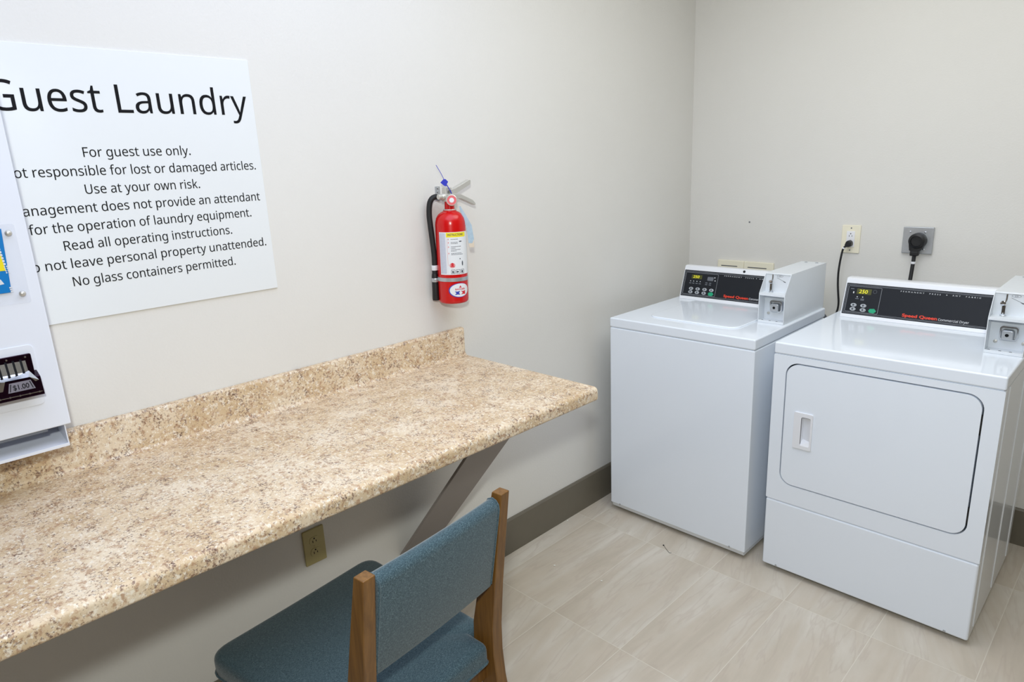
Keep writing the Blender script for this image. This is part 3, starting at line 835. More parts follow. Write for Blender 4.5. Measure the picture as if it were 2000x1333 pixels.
def control_panel(root, fn, u1, boxw, buttons, green, display, leds, extra):
    """black printed panel on the console with its display, keys and lettering"""
    p = obj('control_panel', prism(NB(), rrect(0.0048, u1, 0.0145, 0.1395, 0.002, 2), fn, 0.0002, 0.0016), M_panel, root)
    p['label'] = 'charcoal control panel with red lettering'
    bm = NB()
    w = 0.0018
    def strip(a, b, c, d):
        prism(bm, [(a, c), (b, c), (b, d), (a, d)], fn, 0.0015, w)
    strip(0.0075, u1, 0.1340, 0.1349)
    strip(0.0075, u1, 0.1310, 0.1315)
    strip(0.0075, u1, 0.0188, 0.0197)
    strip(0.0075, u1, 0.0222, 0.0227)
    strip(0.0075, 0.0084, 0.0188, 0.1349)
    strip(0.0112, 0.0117, 0.0222, 0.1315)
    plate_hole(bm, rrect(0.0142, boxw, 0.0245, 0.1285, 0.004), rrect(0.0153, boxw - 0.0011, 0.0256, 0.1274, 0.003), fn, 0.0015, w)
    obj('line_border', bm, M_line, p)
    d = obj('display', prism(NB(), rrect(display[0], display[1], display[2], display[3], 0.001, 2), fn, 0.0015, 0.0026), M_lcd, p)
    bm = text_mesh(NB(), '250', (display[1] - display[0]) * 0.60, (display[3] - display[2]) * 0.66, 'L',
                   at=(display[0] + 0.008, display[2] + 0.0042), fn=fn, w0=0.0026, depth=0.0003, shear=0.12, bold=0.006)
    obj('digits', bm, M_led, p)
    for (u, v) in buttons:
        obj('button', prism(NB(), ellipse(u, v, 0.0112, 0.0072, 24), fn, 0.0015, 0.0032), M_button, p, bevel=0.0006, seg=2)
        bm = prism(NB(), ellipse(u - 0.001, v, 0.0036, 0.0044, 16), fn, 0.0032, 0.0035)
        prism(bm, [(u + 0.005, v - 0.0014), (u + 0.0095, v), (u + 0.005, v + 0.0014)], fn, 0.0032, 0.0035)
        obj('button_mark', bm, M_bface, p)
    obj('start_button', prism(NB(), [(green[0] + a, green[1] + b) for a, b in
        ((-0.0145, 0.0), (-0.010, 0.0075), (0.006, 0.0095), (0.0145, 0.0), (0.006, -0.0095), (-0.010, -0.0075))], fn, 0.0015, 0.0034), M_green, p, bevel=0.002)
    bm = NB()
    for (u, v) in leds:
        prism(bm, ellipse(u, v, 0.0022, 0.0022, 14), fn, 0.0015, w)
    extra(bm, fn)
    obj('lettering', bm, M_print, p)
    return p


def coin_box(root, x0, yf, z0, yback):
    """open fronted white coin meter: two recesses, coin drop above, lock below"""
    x1 = x0 + 0.104
    zm, zt, yt, yp = 1.031, 1.107, -0.508, -0.507
    t = 0.0022
    YZ = lambda u, v, w: Vector((w, u, v))
    side = [(yf, z0), (yf, zm), (yt, zt), (yp, zt), (yp, z0)]
    bm = NB()
    prism(bm, side, YZ, x0, x0 + t)
    prism(bm, side, YZ, x1 - t, x1)
    box(bm, x0, x1, yp, yback, z0, zt)                                   # the solid rear part
    prism(bm, [(yt - 0.0025, zt - 0.004), (yt - 0.0005, zt - 0.0005), (yp, zt - 0.0005), (yp, zt - 0.004)], YZ, x0 + t, x1 - t)
    box(bm, x0 + t, x1 - t, yf + 0.001, yp, z0, z0 + 0.006)              # floor of the lower recess
    box(bm, x0 + t, x1 - t, yf, yf + 0.004, z0, z0 + 0.010)
    prism(bm, [(yf, 1.0235), (yf + 0.0005, 1.0325), (yp, 1.0325), (yp, 1.030), (yf + 0.004, 1.030), (yf + 0.004, 1.0235)], YZ, x0 + t, x1 - t)
    cb = obj('coin_box', bm, M_coin, root, bevel=0.0007, seg=2)
    cb['label'] = 'white coin box with two open recesses'
    fnp = ON_BACK(yp)
    bm = plate_hole(NB(), rrect(x0 + 0.030, x0 + 0.079, 0.9540, 1.0000, 0.009), rrect(x0 + 0.034, x0 + 0.075, 0.958, 0.996, 0.006), fnp, 0.0, 0.016)
    obj('lock_bezel', bm, M_chrome, cb, smooth=40)
    lk = obj('lock', prism(NB(), rrect(x0 + 0.036, x0 + 0.069, 0.9560, 0.9890, 0.008), fnp, 0.0, 0.026), M_steel, cb, bevel=0.004)
    obj('keyhole', lathe(NB(), [(0.0052, 0), (0.0052, 0.0008)], (x0 + 0.0515, yp - 0.026, 0.9725), (0, -1, 0), 16), M_ink, cb)
    for xx, zz in ((0.020, 0.944), (0.094, 0.946)):
        obj('screw', lathe(NB(), [(0.0055, 0), (0.0055, 0.003), (0.003, 0.004)], (x0 + xx, yp, zz), (0, -1, 0), 16), M_alu, cb, smooth=40)
    for xx in (0.010, 0.040, 0.068):
        obj('screw_hole', lathe(NB(), [(0.0042, 0), (0.0042, 0.0004)], (x0 + xx, yf + 0.020, z0 + 0.006), (0, 0, 1), 14), M_dark, cb)
    bm = NB()                                                             # chrome coin drop
    xr, yr = x0 + 0.032, yp - 0.016
    box(bm, xr - 0.0045, xr - 0.0015, yr - 0.004, yr + 0.004, 1.036, 1.066)
    box(bm, xr + 0.0025, xr + 0.0045, yr - 0.004, yr + 0.004, 1.036, 1.066)
    box(bm, xr - 0.0045, xr + 0.0045, yr + 0.003, yr + 0.005, 1.036, 1.066)
    lathe(bm, [(0.009, 0), (0.009, 0.003), (0.005, 0.005)], (xr, yr, 1.0325), (0, 0, 1), 20)
    lathe(bm, [(0.0075, 0), (0.0075, 0.006), (0.004, 0.007)], (xr - 0.004, yr + 0.006, 1.0735), (0, -1, 0), 20)
    tube(bm, [(xr + 0.002, yr, 1.078), (xr + 0.004, yr, 1.086), (xr + 0.004, yr, 1.104)], 0.0028, 10)
    obj('coin_drop', bm, M_chrome, cb, smooth=40)
    bm = plate_hole(NB(), ellipse(x0 + 0.058, 1.0965, 0.0125, 0.0045, 24), ellipse(x0 + 0.058, 1.0965, 0.0115, 0.0037, 24), fnp, 0.0, 0.0004)
    text_mesh(bm, '25', 0.009, 0.0042, at=(x0 + 0.058, 1.0944), fn=fnp, depth=0.0004)
    prism(bm, [(x0 + 0.046, 1.0900), (x0 + 0.080, 1.0745), (x0 + 0.080, 1.0733), (x0 + 0.046, 1.0888)], fnp, 0.0, 0.0004)
    prism(bm, [(x0 + 0.070, 1.0768), (x0 + 0.081, 1.0755), (x0 + 0.082, 1.0720), (x0 + 0.076, 1.0725)], fnp, 0.0, 0.0004)
    obj('engraved_mark', bm, M_labtext, cb)
    for xx, yy in ((0.030, yback - 0.03), (0.075, yback - 0.03)):
        obj('screw', lathe(NB(), [(0.006, 0), (0.006, 0.002), (0.003, 0.0028)], (x0 + xx, yy, zt), (0, 0, 1), 14), M_steel, cb)
    return cb


def cam_screws(root, spots, y):
    for x, z in spots:
        obj('screw', lathe(NB(), [(0.004, 0), (0.004, 0.002), (0.002, 0.003)], (x, y, z), (0, -1, 0), 12), M_steel, root)


# --- washer
WX0, WX1, WY0, WY1 = 0.1025, 0.7540, -0.8232, -0.1606
WZ = 0.9135
washer = empty('washing_machine', ((WX0 + WX1) / 2, (WY0 + WY1) / 2, 0))
tag(washer, 'white top loading coin washing machine in the corner, left of the dryer', 'washing machine')
bm = NB()
box(bm, WX0, WX1, WY0, WY1, 0.036, 0.8705)
obj('cabinet', bm, M_enamel, washer, bevel=0.005)
obj('top_gap', box(NB(), WX0 + 0.006, WX1 - 0.006, WY0 + 0.006, WY1 - 0.006, 0.86, 0.88), M_enamel, washer)
bm = NB()
prism(bm, [(WY0 + 0.003, 0.040), (WY0 + 0.010, 0.019), (WY1 - 0.02, 0.019), (WY1 - 0.01, 0.040)], lambda u, v, w: Vector((w, u, v)), WX0 + 0.006, WX1 - 0.006)
obj('base_rail', bm, M_coin, washer)
obj('top_panel', box(NB(), WX0 - 0.001, WX1 + 0.001, WY0 - 0.001, WY1, 0.8725, WZ), M_enamel, washer, bevel=0.006)
XY = frame_fn((0, 0, WZ), (1, 0, 0), (0, 1, 0))
obj('lid', prism(NB(), rrect(0.225, 0.628, -0.722, -0.322, 0.045), XY, -0.002, 0.0055), M_enamel, washer, bevel=0.004)
for x in (WX0 + 0.06, WX1 - 0.06):
    for y in (WY0 + 0.10, WY1 - 0.06):
        obj('foot', lathe(NB(), [(0.022, 0), (0.022, 0.012), (0.010, 0.013), (0.010, 0.034)], (x, y, 0), n=20), M_rubber, washer, smooth=40)
cam_screws(washer, ((0.155, 0.041), (0.690, 0.041)), WY0)
wfn = console(washer, 0.129, 0.738, -0.308, WZ, -0.222)


def washer_print(bm, fn):
    t = 0.0018
    text_mesh(bm, 'PERMANENT  PRESS', 0.140, 0.0050, 'L', at=(0.2090, 0.1230), fn=fn, w0=0.0014, depth=0.0005, spacing=1.9)
    prism(bm, [(0.3590, 0.1255), (0.3610, 0.1275), (0.3630, 0.1255), (0.3610, 0.1235)], fn, 0.0015, t)
    text_mesh(bm, 'ANY  FABRIC', 0.096, 0.0050, 'L', at=(0.3745, 0.1230), fn=fn, w0=0.0014, depth=0.0005, spacing=1.9)
    sign_text(bm, 'Commercial Washer', 0.105, 0.0088, 'L', at=(0.3455, 0.0288), fn=fn, w0=0.0014, depth=0.0005)
    for u, v in ((0.164, 0.112), (0.168, 0.098)):
        prism(bm, ellipse(u, v, 0.003, 0.0025, 14), fn, 0.0015, t)


WB = [(0.0545, 0.0520), (0.0890, 0.0525), (0.1245, 0.0530), (0.0540, 0.0357), (0.0882, 0.0357), (0.1235, 0.0357)]
wp = control_panel(washer, wfn, 0.5085, 0.1805, WB + [(0.1590, 0.0530)], (0.1590, 0.0345), (0.0460, 0.1000, 0.0995, 0.1185),
                   ((0.044, 0.088), (0.060, 0.088), (0.077, 0.088), (0.094, 0.088)), washer_print)
bm = text_mesh(NB(), 'Speed Queen', 0.118, 0.0118, 'L', at=(0.2235, 0.0285), fn=wfn, w0=0.0014, depth=0.0006, bold=0.028)
obj('brand_name', bm, M_orange, wp)
bm = NB()
for u, v in ((0.044, 0.078), (0.060, 0.078), (0.077, 0.078), (0.094, 0.078), (0.127, 0.085), (0.146, 0.085), (0.127, 0.077), (0.146, 0.077)):
    prism(bm, rrect(u - 0.0055, u + 0.0055, v - 0.0020, v + 0.0020, 0.0005, 1), wfn, 0.0015, 0.0018)
prism(bm, rrect(0.128, 0.158, 0.096, 0.114, 0.004), wfn, 0.0015, 0.0017)
obj('small_print', bm, M_dim, wp)
obj('console_plug', lathe(NB(), [(0.0058, 0), (0.0055, 0.0015), (0.003, 0.0025)], wfn(0.2985, 0.1525, 0.0), wfn(0, 0, 1) - wfn(0, 0, 0), 20), M_black, washer, smooth=40)
coin_box(washer, 0.6380, -0.560, WZ + 0.0005, -0.155)
obj('drain_hose', tube(NB(), [(0.715, -0.158, 0.858), (0.722, -0.120, 0.862), (0.725, -0.085, 0.84), (0.725, -0.07, 0.70), (0.72, -0.07, 0.50)], 0.014, 14), M_dim, washer, smooth=60)

# --- dryer
DX0, DX1, DYF, DYB = 0.8200, 1.5022, -0.8076, -0.1450
DZ = 0.9145
dryer = empty('clothes_dryer', ((DX0 + DX1) / 2, (DYF + DYB) / 2, 0))
tag(dryer, 'white front loading coin clothes dryer with square door, right of the washer', 'clothes dryer')
FT = 0.020                                             # thickness of the front panels
bm = box(NB(), DX0 + 0.001, DX1 - 0.001, DYF + FT, DYB, 0.022, 0.8705)
for y in (-0.740, -0.465, -0.205):                     # pressed seams on the side sheets
    for xs in (DX0 + 0.001, DX1 - 0.001):
        prism(bm, [(y - 0.004, -0.0005), (y, 0.0022), (y + 0.004, -0.0005)],
              (lambda s, b: lambda u, v, w: Vector((b + s * v, u, w)))(1 if xs > 1 else -1, xs), 0.04, 0.868)
obj('cabinet', bm, M_enamel, dryer)
fnd = ON_BACK(DYF)
OUT = rrect(0.8650, 1.4570, 0.3760, 0.8475, 0.046, 8)
INN = rrect(0.8700, 1.4520, 0.3810, 0.8425, 0.042, 8)
bm = plate_hole(NB(), rrect(DX0, DX1, 0.3035, 0.8705, 0.004, 3), OUT, fnd, -FT, 0.0)
obj('front_panel', bm, M_enamel, dryer, smooth=30)
obj('lower_panel', box(NB(), DX0, DX1, DYF, DYF + FT, 0.0200, 0.2995), M_enamel, dryer, bevel=0.007)
HX0, HX1, HZ0, HZ1 = 0.9070, 0.9725, 0.5330, 0.6700
PK = rrect(0.9320, 0.9675, 0.5450, 0.6570, 0.006, 4)
bm = plate_hole(NB(), INN, PK, fnd, -0.016, 0.0015)
door = obj('door', bm, M_enamel, dryer, smooth=30)
bm = plate_hole(NB(), rrect(HX0, HX1, HZ0, HZ1, 0.005, 3), rrect(0.9335, 0.9660, 0.5465, 0.6555, 0.005, 4), fnd, 0.0015, 0.0065)
# slanted pocket inside the pull
pk = [(0.9335, 0.5465), (0.9660, 0.5465), (0.9660, 0.6555), (0.9335, 0.6555)]
dp = [-0.017, -0.003, -0.003, -0.017]
vs = [bm.verts.new(fnd(u, v, 0.0065)) for u, v in pk]
vb = [bm.verts.new(fnd(u + (0 if i in (0, 3) else -0.001), v + (0.018 if i < 2 else -0.006), d)) for i, ((u, v), d) in enumerate(zip(pk, dp))]
bm.faces.new(vb)
for i in range(4):
    j = (i + 1) % 4
    bm.faces.new((vs[i], vs[j], vb[j], vb[i]))
obj('door_handle', bm, M_console, door)
obj('gap_shade_ring', plate_hole(NB(), rrect(0.8640, 1.4580, 0.3750, 0.8485, 0.046, 8), rrect(0.8800, 1.4420, 0.3910, 0.8325, 0.040, 8), fnd, -0.0196, -0.0166), M_gap_shade, dryer)  # dark ring added behind the door gap to stand in for its shade
for z0, z1 in ((0.722, 0.785), (0.423, 0.480)):
    obj('hinge', box(NB(), 1.4520, 1.4570, DYF + 0.002, DYF + 0.012, z0, z1), M_black, dryer)
bm = box(NB(), DX0 + 0.006, DX1 - 0.006, DYF + 0.006, DYF + FT, 0.295, 0.308)
obj('lower_seam', bm, M_enamel, dryer)
bm = box(NB(), DX0 + 0.006, DX1 - 0.006, DYF + 0.006, DYB - 0.006, 0.862, 0.880)
obj('top_gap', bm, M_enamel, dryer)
obj('top_panel', box(NB(), DX0 - 0.001, DX1 + 0.001, DYF - 0.001, DYB, 0.8725, DZ), M_enamel, dryer, bevel=0.006)
bm = NB()
prism(bm, [(DYF + 0.030, 0.026), (DYF + 0.034, 0.019), (DYB - 0.03, 0.019), (DYB - 0.02, 0.026)], lambda u, v, w: Vector((w, u, v)), DX0 + 0.006, DX1 - 0.006)
obj('base_rail', bm, M_coin, dryer)
for x in (DX0 + 0.06, DX1 - 0.06):
    for y in (DYF + 0.07, DYB - 0.06):
        obj('foot', lathe(NB(), [(0.022, 0), (0.022, 0.006), (0.012, 0.007), (0.012, 0.021)], (x, y, 0), n=20), M_rubber, dryer, smooth=40)
cam_screws(dryer, ((0.875, 0.028), (1.437, 0.028)), DYF)
dfn = console(dryer, 0.8590, 1.4950, -0.295, DZ, -0.190)


def dryer_print(bm, fn0):
    t = 0.0018
    fn = lambda u, v, w: fn0(u + 0.0035, v, w)
    text_mesh(bm, 'PERMANENT  PRESS', 0.133, 0.0050, 'L', at=(0.1985, 0.1215), fn=fn, w0=0.0014, depth=0.0005, spacing=1.9)
    prism(bm, [(0.3490, 0.1245), (0.3510, 0.1265), (0.3530, 0.1245), (0.3510, 0.1225)], fn, 0.0015, t)
    text_mesh(bm, 'ANY  FABRIC', 0.088, 0.0050, 'L', at=(0.3690, 0.1225), fn=fn, w0=0.0014, depth=0.0005, spacing=1.9)
    sign_text(bm, 'Commercial Dryer', 0.0965, 0.0088, 'L', at=(0.3395, 0.0270), fn=fn, w0=0.0014, depth=0.0005)
    prism(bm, ellipse(0.0320, 0.103, 0.0022, 0.0045, 14), fn, 0.0015, t)


DB = [(a + 0.0035, b) for a, b in ((0.0411, 0.0524), (0.0774, 0.0527), (0.0404, 0.0360), (0.0782, 0.0355))]
dpn = control_panel(dryer, dfn, 0.5300, 0.1365, DB, (0.1163, 0.0355), (0.0470, 0.1010, 0.0975, 0.1200), ((0.0519, 0.0862), (0.0720, 0.0868)), dryer_print)
bm = text_mesh(NB(), 'Speed Queen', 0.1165, 0.0118, 'L', at=(0.2225, 0.0280), fn=dfn, w0=0.0014, depth=0.0006, bold=0.028)
obj('brand_name', bm, M_orange, dpn)
bm = NB()
for u, v in ((0.0519, 0.079), (0.0720, 0.079), (0.0720, 0.0745), (0.029, 0.117)):
    prism(bm, rrect(u - 0.0065, u + 0.0065, v - 0.0014, v + 0.0014, 0.0005, 1), dfn, 0.0015, 0.0018)
plate_hole(bm, ellipse(0.1130, 0.112, 0.007, 0.007, 20), ellipse(0.1130, 0.112, 0.0062, 0.0062, 20), dfn, 0.0015, 0.0018)
obj('small_print', bm, M_dim, dpn)
coin_box(dryer, 1.3952, -0.560, DZ + 0.0005, -0.155)


# ------------------------------------------------------------------ wall outlets, cords and covers
def plate(root, fn, u0, u1, v0, v1, d, mat, bev):
    return obj('cover_plate', prism(NB(), rrect(u0, u1, v0, v1, 0.003, 3), fn, 0.0, d), mat, root, bevel=bev)


def slots(bm, fn, u, v, w, s=1.0, up=True):
    """two blades and a round ground hole; ground above or below"""
    k = 1 if up else -1
    prism(bm, rrect(u - 0.0066 * s, u - 0.0046 * s, v - 0.006 * s, v + 0.002 * s, 0.0004, 1), fn, w, w + 0.0004)
    prism(bm, rrect(u + 0.0046 * s, u + 0.0066 * s, v - 0.005 * s, v + 0.0015 * s, 0.0004, 1), fn, w, w + 0.0004)
    prism(bm, ellipse(u, v + k * 0.0075 * s, 0.0024 * s, 0.0026 * s, 14), fn, w, w + 0.0004)


# washer outlet
fb = ON_BACK(0.0)
ro = empty('wall_outlet', (0.7805, 0, 1.1325))
tag(ro, 'ivory wall outlet with a white receptacle on the back wall between washer and dryer', 'outlet')
plate(ro, fb, 0.7430, 0.8190, 1.1325, 1.2525, 0.006, M_ivory, 0.0022)
rc = obj('receptacle', prism(NB(), rrect(0.7640, 0.7975, 1.1590, 1.2270, 0.002, 3), fb, 0.005, 0.0085), M_white, ro, bevel=0.001, seg=2)
bm = NB()
slots(bm, fb, 0.7808, 1.2085, 0.0085)
slots(bm, fb, 0.7808, 1.1775, 0.0085)
obj('slots', bm, M_bface, rc)
for z in (1.1450, 1.2400):
    obj('screw', lathe(NB(), [(0.003, 0), (0.003, 0.0006)], (0.7808, -0.006, z), (0, -1, 0), 12), M_dim, ro)
wc = empty('power_cord', (0.7800, -0.03, 1.165))
tag(wc, 'thin black power cord hanging from the ivory outlet between washer and dryer', 'cord')
bm = prism(NB(), [(0.7670, 1.1680), (0.7730, 1.1850), (0.7830, 1.1910), (0.7930, 1.1830), (0.7950, 1.1690), (0.7880, 1.1620), (0.7740, 1.1610)], fb, 0.0086, 0.038)
obj('plug', bm, M_black, wc, bevel=0.004)
path = [(0.7745, -0.030, 1.166), (0.7690, -0.040, 1.160), (0.7640, -0.042, 1.145), (0.7575, -0.040, 1.10), (0.7535, -0.038, 1.05), (0.7545, -0.036, 1.00),
        (0.7590, -0.035, 0.955), (0.7630, -0.034, 0.92), (0.7620, -0.033, 0.890), (0.7560, -0.032, 0.86), (0.748, -0.032, 0.80), (0.745, -0.032, 0.60), (0.72, -0.05, 0.35), (0.70, -0.158, 0.30)]
obj('cable', tube(NB(), path, 0.0042, 10), M_rubber, wc, smooth=60)
bm = lathe(NB(), [(0.0058, 0), (0.0060, 0.003), (0.0058, 0.006)], (0.7680, -0.0405, 1.160), (-0.45, -0.1, -1), 14)
obj('cord_tag', bm, M_white, wc, smooth=40)['label'] = 'white cord tag'

# dryer outlet
rd = empty('range_outlet', (1.0388, 0, 1.1460))
tag(rd, 'square brushed steel heavy duty outlet on the back wall above the dryer', 'outlet')
o = plate(rd, fb, 0.9840, 1.0935, 1.1460, 1.2535, 0.014, M_steel, 0.008)
for x, z in ((1.010, 1.2330), (1.064, 1.2330), (1.064, 1.1640), (1.012, 1.1640)):
    obj('screw', lathe(NB(), [(0.0038, 0), (0.0036, 0.0014), (0.002, 0.0022)], (x, -0.014, z), (0, -1, 0), 14), M_chrome, rd, smooth=40)
dc = empty('dryer_cord', (1.0420, -0.05, 1.195))
tag(dc, 'thick black power cord with a large round plug above the dryer', 'cord')
bm = lathe(NB(), [(0.0315, 0), (0.0315, 0.022), (0.029, 0.030), (0.021, 0.034), (0.0195, 0.030), (0.001, 0.029)], (1.0430, -0.0145, 1.2000), (0, -1, 0), 36)
prism(bm, [(1.0150, 1.1900), (1.0180, 1.1640), (1.0250, 1.1560), (1.0520, 1.1560), (1.0620, 1.1680), (1.0720, 1.1900)], fb, 0.0145, 0.040)
obj('plug', bm, M_black, dc, smooth=35)
bm = box(NB(), 1.0220, 1.0520, -0.042, -0.016, 1.1400, 1.1580)
obj('strain_relief', bm, M_black, dc, bevel=0.004)
obj('cable', tube(NB(), [(1.0370, -0.028, 1.150), (1.0365, -0.030, 1.12), (1.0365, -0.036, 1.09), (1.0365, -0.045, 1.05), (1.037, -0.06, 1.0), (1.04, -0.08, 0.90), (1.05, -0.10, 0.60), (1.06, -0.120, 0.40)], 0.0072, 12), M_rubber, dc, smooth=60)
obj('cord_tag', lathe(NB(), [(0.0086, 0), (0.0088, 0.004), (0.0086, 0.009)], (1.0366, -0.0315, 1.1160), (0, 0, -1), 16), M_white, dc, smooth=40)['label'] = 'white cord tag'

# two ivory hook-up covers behind the washer
for i, (x0, x1, lab) in enumerate(((0.1660, 0.3030, 'left of two ivory slotted wall boxes just showing above the washer console'),
                                   (0.3040, 0.4510, 'right of two ivory slotted wall boxes above the washer console, nearer the coin box'))):
    r = empty('hookup_box', ((x0 + x1) / 2, 0, 0.93))
    tag(r, lab, 'wall box', 'ivory wall boxes behind the washer')
    o = obj('cover', prism(NB(), rrect(x0, x1, 0.93, 1.0640, 0.004, 3), fb, 0.0, 0.012), M_ivory, r, bevel=0.003)
    obj('slot', prism(NB(), rrect(x0 + 0.020, x1 - 0.032, 1.0345, 1.0385, 0.0018, 3), fb, 0.0118, 0.0126), M_bface, r)

# outlet below the counter
fl = ON_LEFT(0.0)
ru = empty('low_outlet', (0, -2.236, 0.3735))
tag(ru, 'yellowed almond double outlet on the left wall under the counter, above the chair seat', 'outlet')
plate(ru, fl, -2.2720, -2.2000, 0.3735, 0.4930, 0.006, M_almond, 0.002)
for z in (0.4525, 0.4135):
    rc = obj('receptacle', prism(NB(), [(-2.2360 + 0.0168 * math.cos(a) * 1.0, z + max(-0.0135, min(0.0135, 0.0168 * math.sin(a)))) for a in [2 * math.pi * k / 32 for k in range(32)]], fl, 0.0050, 0.0072), M_almond, ru, bevel=0.0006, seg=2)
    bm = NB()
    slots(bm, fl, -2.2360, z, 0.0072)
    obj('slots', bm, M_ink, rc)
obj('screw', lathe(NB(), [(0.003, 0), (0.003, 0.001)], (0.006, -2.236, 0.4330), (1, 0, 0), 12), M_almond, ru)

# ------------------------------------------------------------------ fire extinguisher
EX, EY, EZ, ER = 0.064, -1.646, 1.121, 0.0505
vdir = Vector((EX - M.translation.x, EY - M.translation.y, 0)).normalized()
toward = -vdir
left = Vector((-vdir.y, vdir.x, 0))
TILT = Matrix.Translation((EX, EY, 1.41)) @ Matrix.Rotation(math.radians(-1.0), 4, toward) @ Matrix.Translation((-EX, -EY, -1.41))
ext = empty('fire_extinguisher', (EX, EY, EZ))
tag(ext, 'red fire extinguisher with black hose hanging on the left wall above the counter end', 'fire extinguisher')


def eobj(name, bm, mat, parent=None, **k):
    bm.transform(TILT)
    return obj(name, bm, mat, parent or ext, **k)


def wrap(phi0, z0, r=ER):
    """flat (s right, t up, w out) onto the cylinder; phi0 in degrees, positive to the left of the viewer"""
    def f(s, t, w):
        a = math.radians(phi0) - s / r
        d = toward * math.cos(a) + left * math.sin(a)
        return Vector((EX, EY, z0 + t)) + d * (r + w)
    return f


def grid(bm, s0, s1, t0, t1, fn, w, n=16):
    a = [bm.verts.new(fn(s0 + (s1 - s0) * k / n, t0, w)) for k in range(n + 1)]
    b = [bm.verts.new(fn(s0 + (s1 - s0) * k / n, t1, w)) for k in range(n + 1)]
    for k in range(n):
        bm.faces.new((a[k], a[k + 1], b[k + 1], b[k]))
    return bm


def disc(bm, s, t, rs, rt, fn, w, n=36, rings=6):
    c = bm.verts.new(fn(s, t, w))
    prev = None
    for q in range(1, rings + 1):
        k_ = q / rings
        ring = [bm.verts.new(fn(s + rs * k_ * math.cos(2 * math.pi * k / n), t + rt * k_ * math.sin(2 * math.pi * k / n), w)) for k in range(n)]
        for k in range(n):
            j = (k + 1) % n
            if prev is None:
                bm.faces.new((c, ring[k], ring[j]))
            else:
                bm.faces.new((prev[k], ring[k], ring[j], prev[j]))
        prev = ring
    return bm


prof = [(0.038, 0.0), (0.046, 0.002), (0.0495, 0.006), (ER, 0.012), (ER, 0.262), (0.0495, 0.272), (0.0465, 0.284), (0.040, 0.295), (0.031, 0.302), (0.0225, 0.306), (0.0215, 0.309)]
eobj('cylinder', lathe(NB(), prof, (EX, EY, EZ), n=64), M_red, smooth=40)
lab = eobj('instruction_label', grid(NB(), -0.0400, 0.0850, 0.0, 0.140, wrap(4, 1.2215), 0.0004, 36), M_label)
lf = wrap(4, 1.2215)
eobj('side_text', grid(NB(), -0.0385, -0.0160, 0.004, 0.137, lf, 0.0006, 10), M_labgrey, lab)
eobj('yellow_header', grid(NB(), -0.0130, 0.0580, 0.1235, 0.1385, lf, 0.0006, 16), M_yellow, lab)
bm = text_mesh(NB(), 'INSTRUCTIONS', 0.054, 0.0072, at=(0.019, 0.1282), fn=lf, w0=0.0006, depth=0.0003, bold=0.012)
eobj('header_lettering', bm, M_bface, lab)
bm = NB()
for z, a, b in ((0.117, 0.002, 0.028), (0.107, 0.002, 0.026), (0.103, 0.002, 0.026), (0.093, 0.002, 0.036), (0.088, 0.002, 0.018), (0.083, 0.002, 0.034), (0.0785, 0.002, 0.022), (0.071, 0.002, 0.038), (0.067, 0.002, 0.044)):
    x = a
    while x < b - 0.002:
        w = random.uniform(0.0025, 0.006)
        grid(bm, x, min(b, x + w), z - 0.0010, z + 0.0010, lf, 0.0007, 2)
        x += w + 0.0012
eobj('small_print', bm, M_labtext, lab)
bm = NB()
for z in (0.117, 0.106, 0.092, 0.071):
    disc(bm, -0.006, z, 0.0018, 0.0026, lf, 0.0007, 14, 2)
grid(bm, -0.0105, -0.0098, 0.03, 0.12, lf, 0.0007, 2)
disc(bm, 0.004, 0.031, 0.0095, 0.0085, lf, 0.0007, 20, 3)
eobj('pink_print', bm, M_pink, lab)
bm = NB()
disc(bm, 0.004, 0.034, 0.0045, 0.006, lf, 0.0009, 14, 2)
grid(bm, -0.002, 0.010, 0.0265, 0.0295, lf, 0.0009, 3)
eobj('flame_mark', bm, M_logored, lab)
bm = NB()                                              # pictograms
for s in (0.002, 0.0185, 0.035):
    for a, b, c, d in ((0, 0.0135, 0.0, 0.0012), (0, 0.0135, 0.0128, 0.014), (0, 0.0012, 0, 0.014), (0.0123, 0.0135, 0, 0.014)):
        grid(bm, s - 0.003 + a, s - 0.003 + b, 0.003 + c, 0.003 + d, lf, 0.0007, 4)
for s, rs, rt in ((0.0045, 0.0026, 0.004), (0.0205, 0.0040, 0.0026), (0.0375, 0.0030, 0.0044)):
    disc(bm, s, 0.0095, rs, rt, lf, 0.0007, 16, 2)
grid(bm, 0.0075, 0.0092, 0.005, 0.012, lf, 0.0007, 2)
grid(bm, 0.0395, 0.0410, 0.005, 0.013, lf, 0.0007, 2)
disc(bm, 0.0400, 0.0365, 0.0026, 0.0085, lf, 0.0007, 16, 2)
disc(bm, 0.0310, 0.0520, 0.0020, 0.0020, lf, 0.0007, 12, 2)
disc(bm, 0.0350, 0.1090, 0.0055, 0.0018, lf, 0.0007, 16, 2)
eobj('pictograms', bm, M_bface, lab)
dec = eobj('brand_decal', disc(NB(), 0, 0, 0.0375, 0.0240, wrap(-24, 1.1685), 0.0004, 44, 8), M_logoblue)
df = wrap(-26, 1.1685)
eobj('decal_oval', disc(NB(), 0.0005, 0.0003, 0.0355, 0.0224, wrap(-25.5, 1.1685), 0.0006, 44, 8), M_label, dec)
bm = text_mesh(NB(), 'BADGER', 0.036, 0.0056, at=(0.001, 0.0010), fn=df, w0=0.0006, depth=0.0003, bold=0.02)
grid(bm, -0.003, 0.005, 0.0085, 0.0115, df, 0.0008, 3)
disc(bm, 0.001, 0.0125, 0.0020, 0.0030, df, 0.0008, 12, 2)


def patch(bm, pts, fn, w):
    bm.faces.new([bm.verts.new(fn(a, b, w)) for a, b in pts])


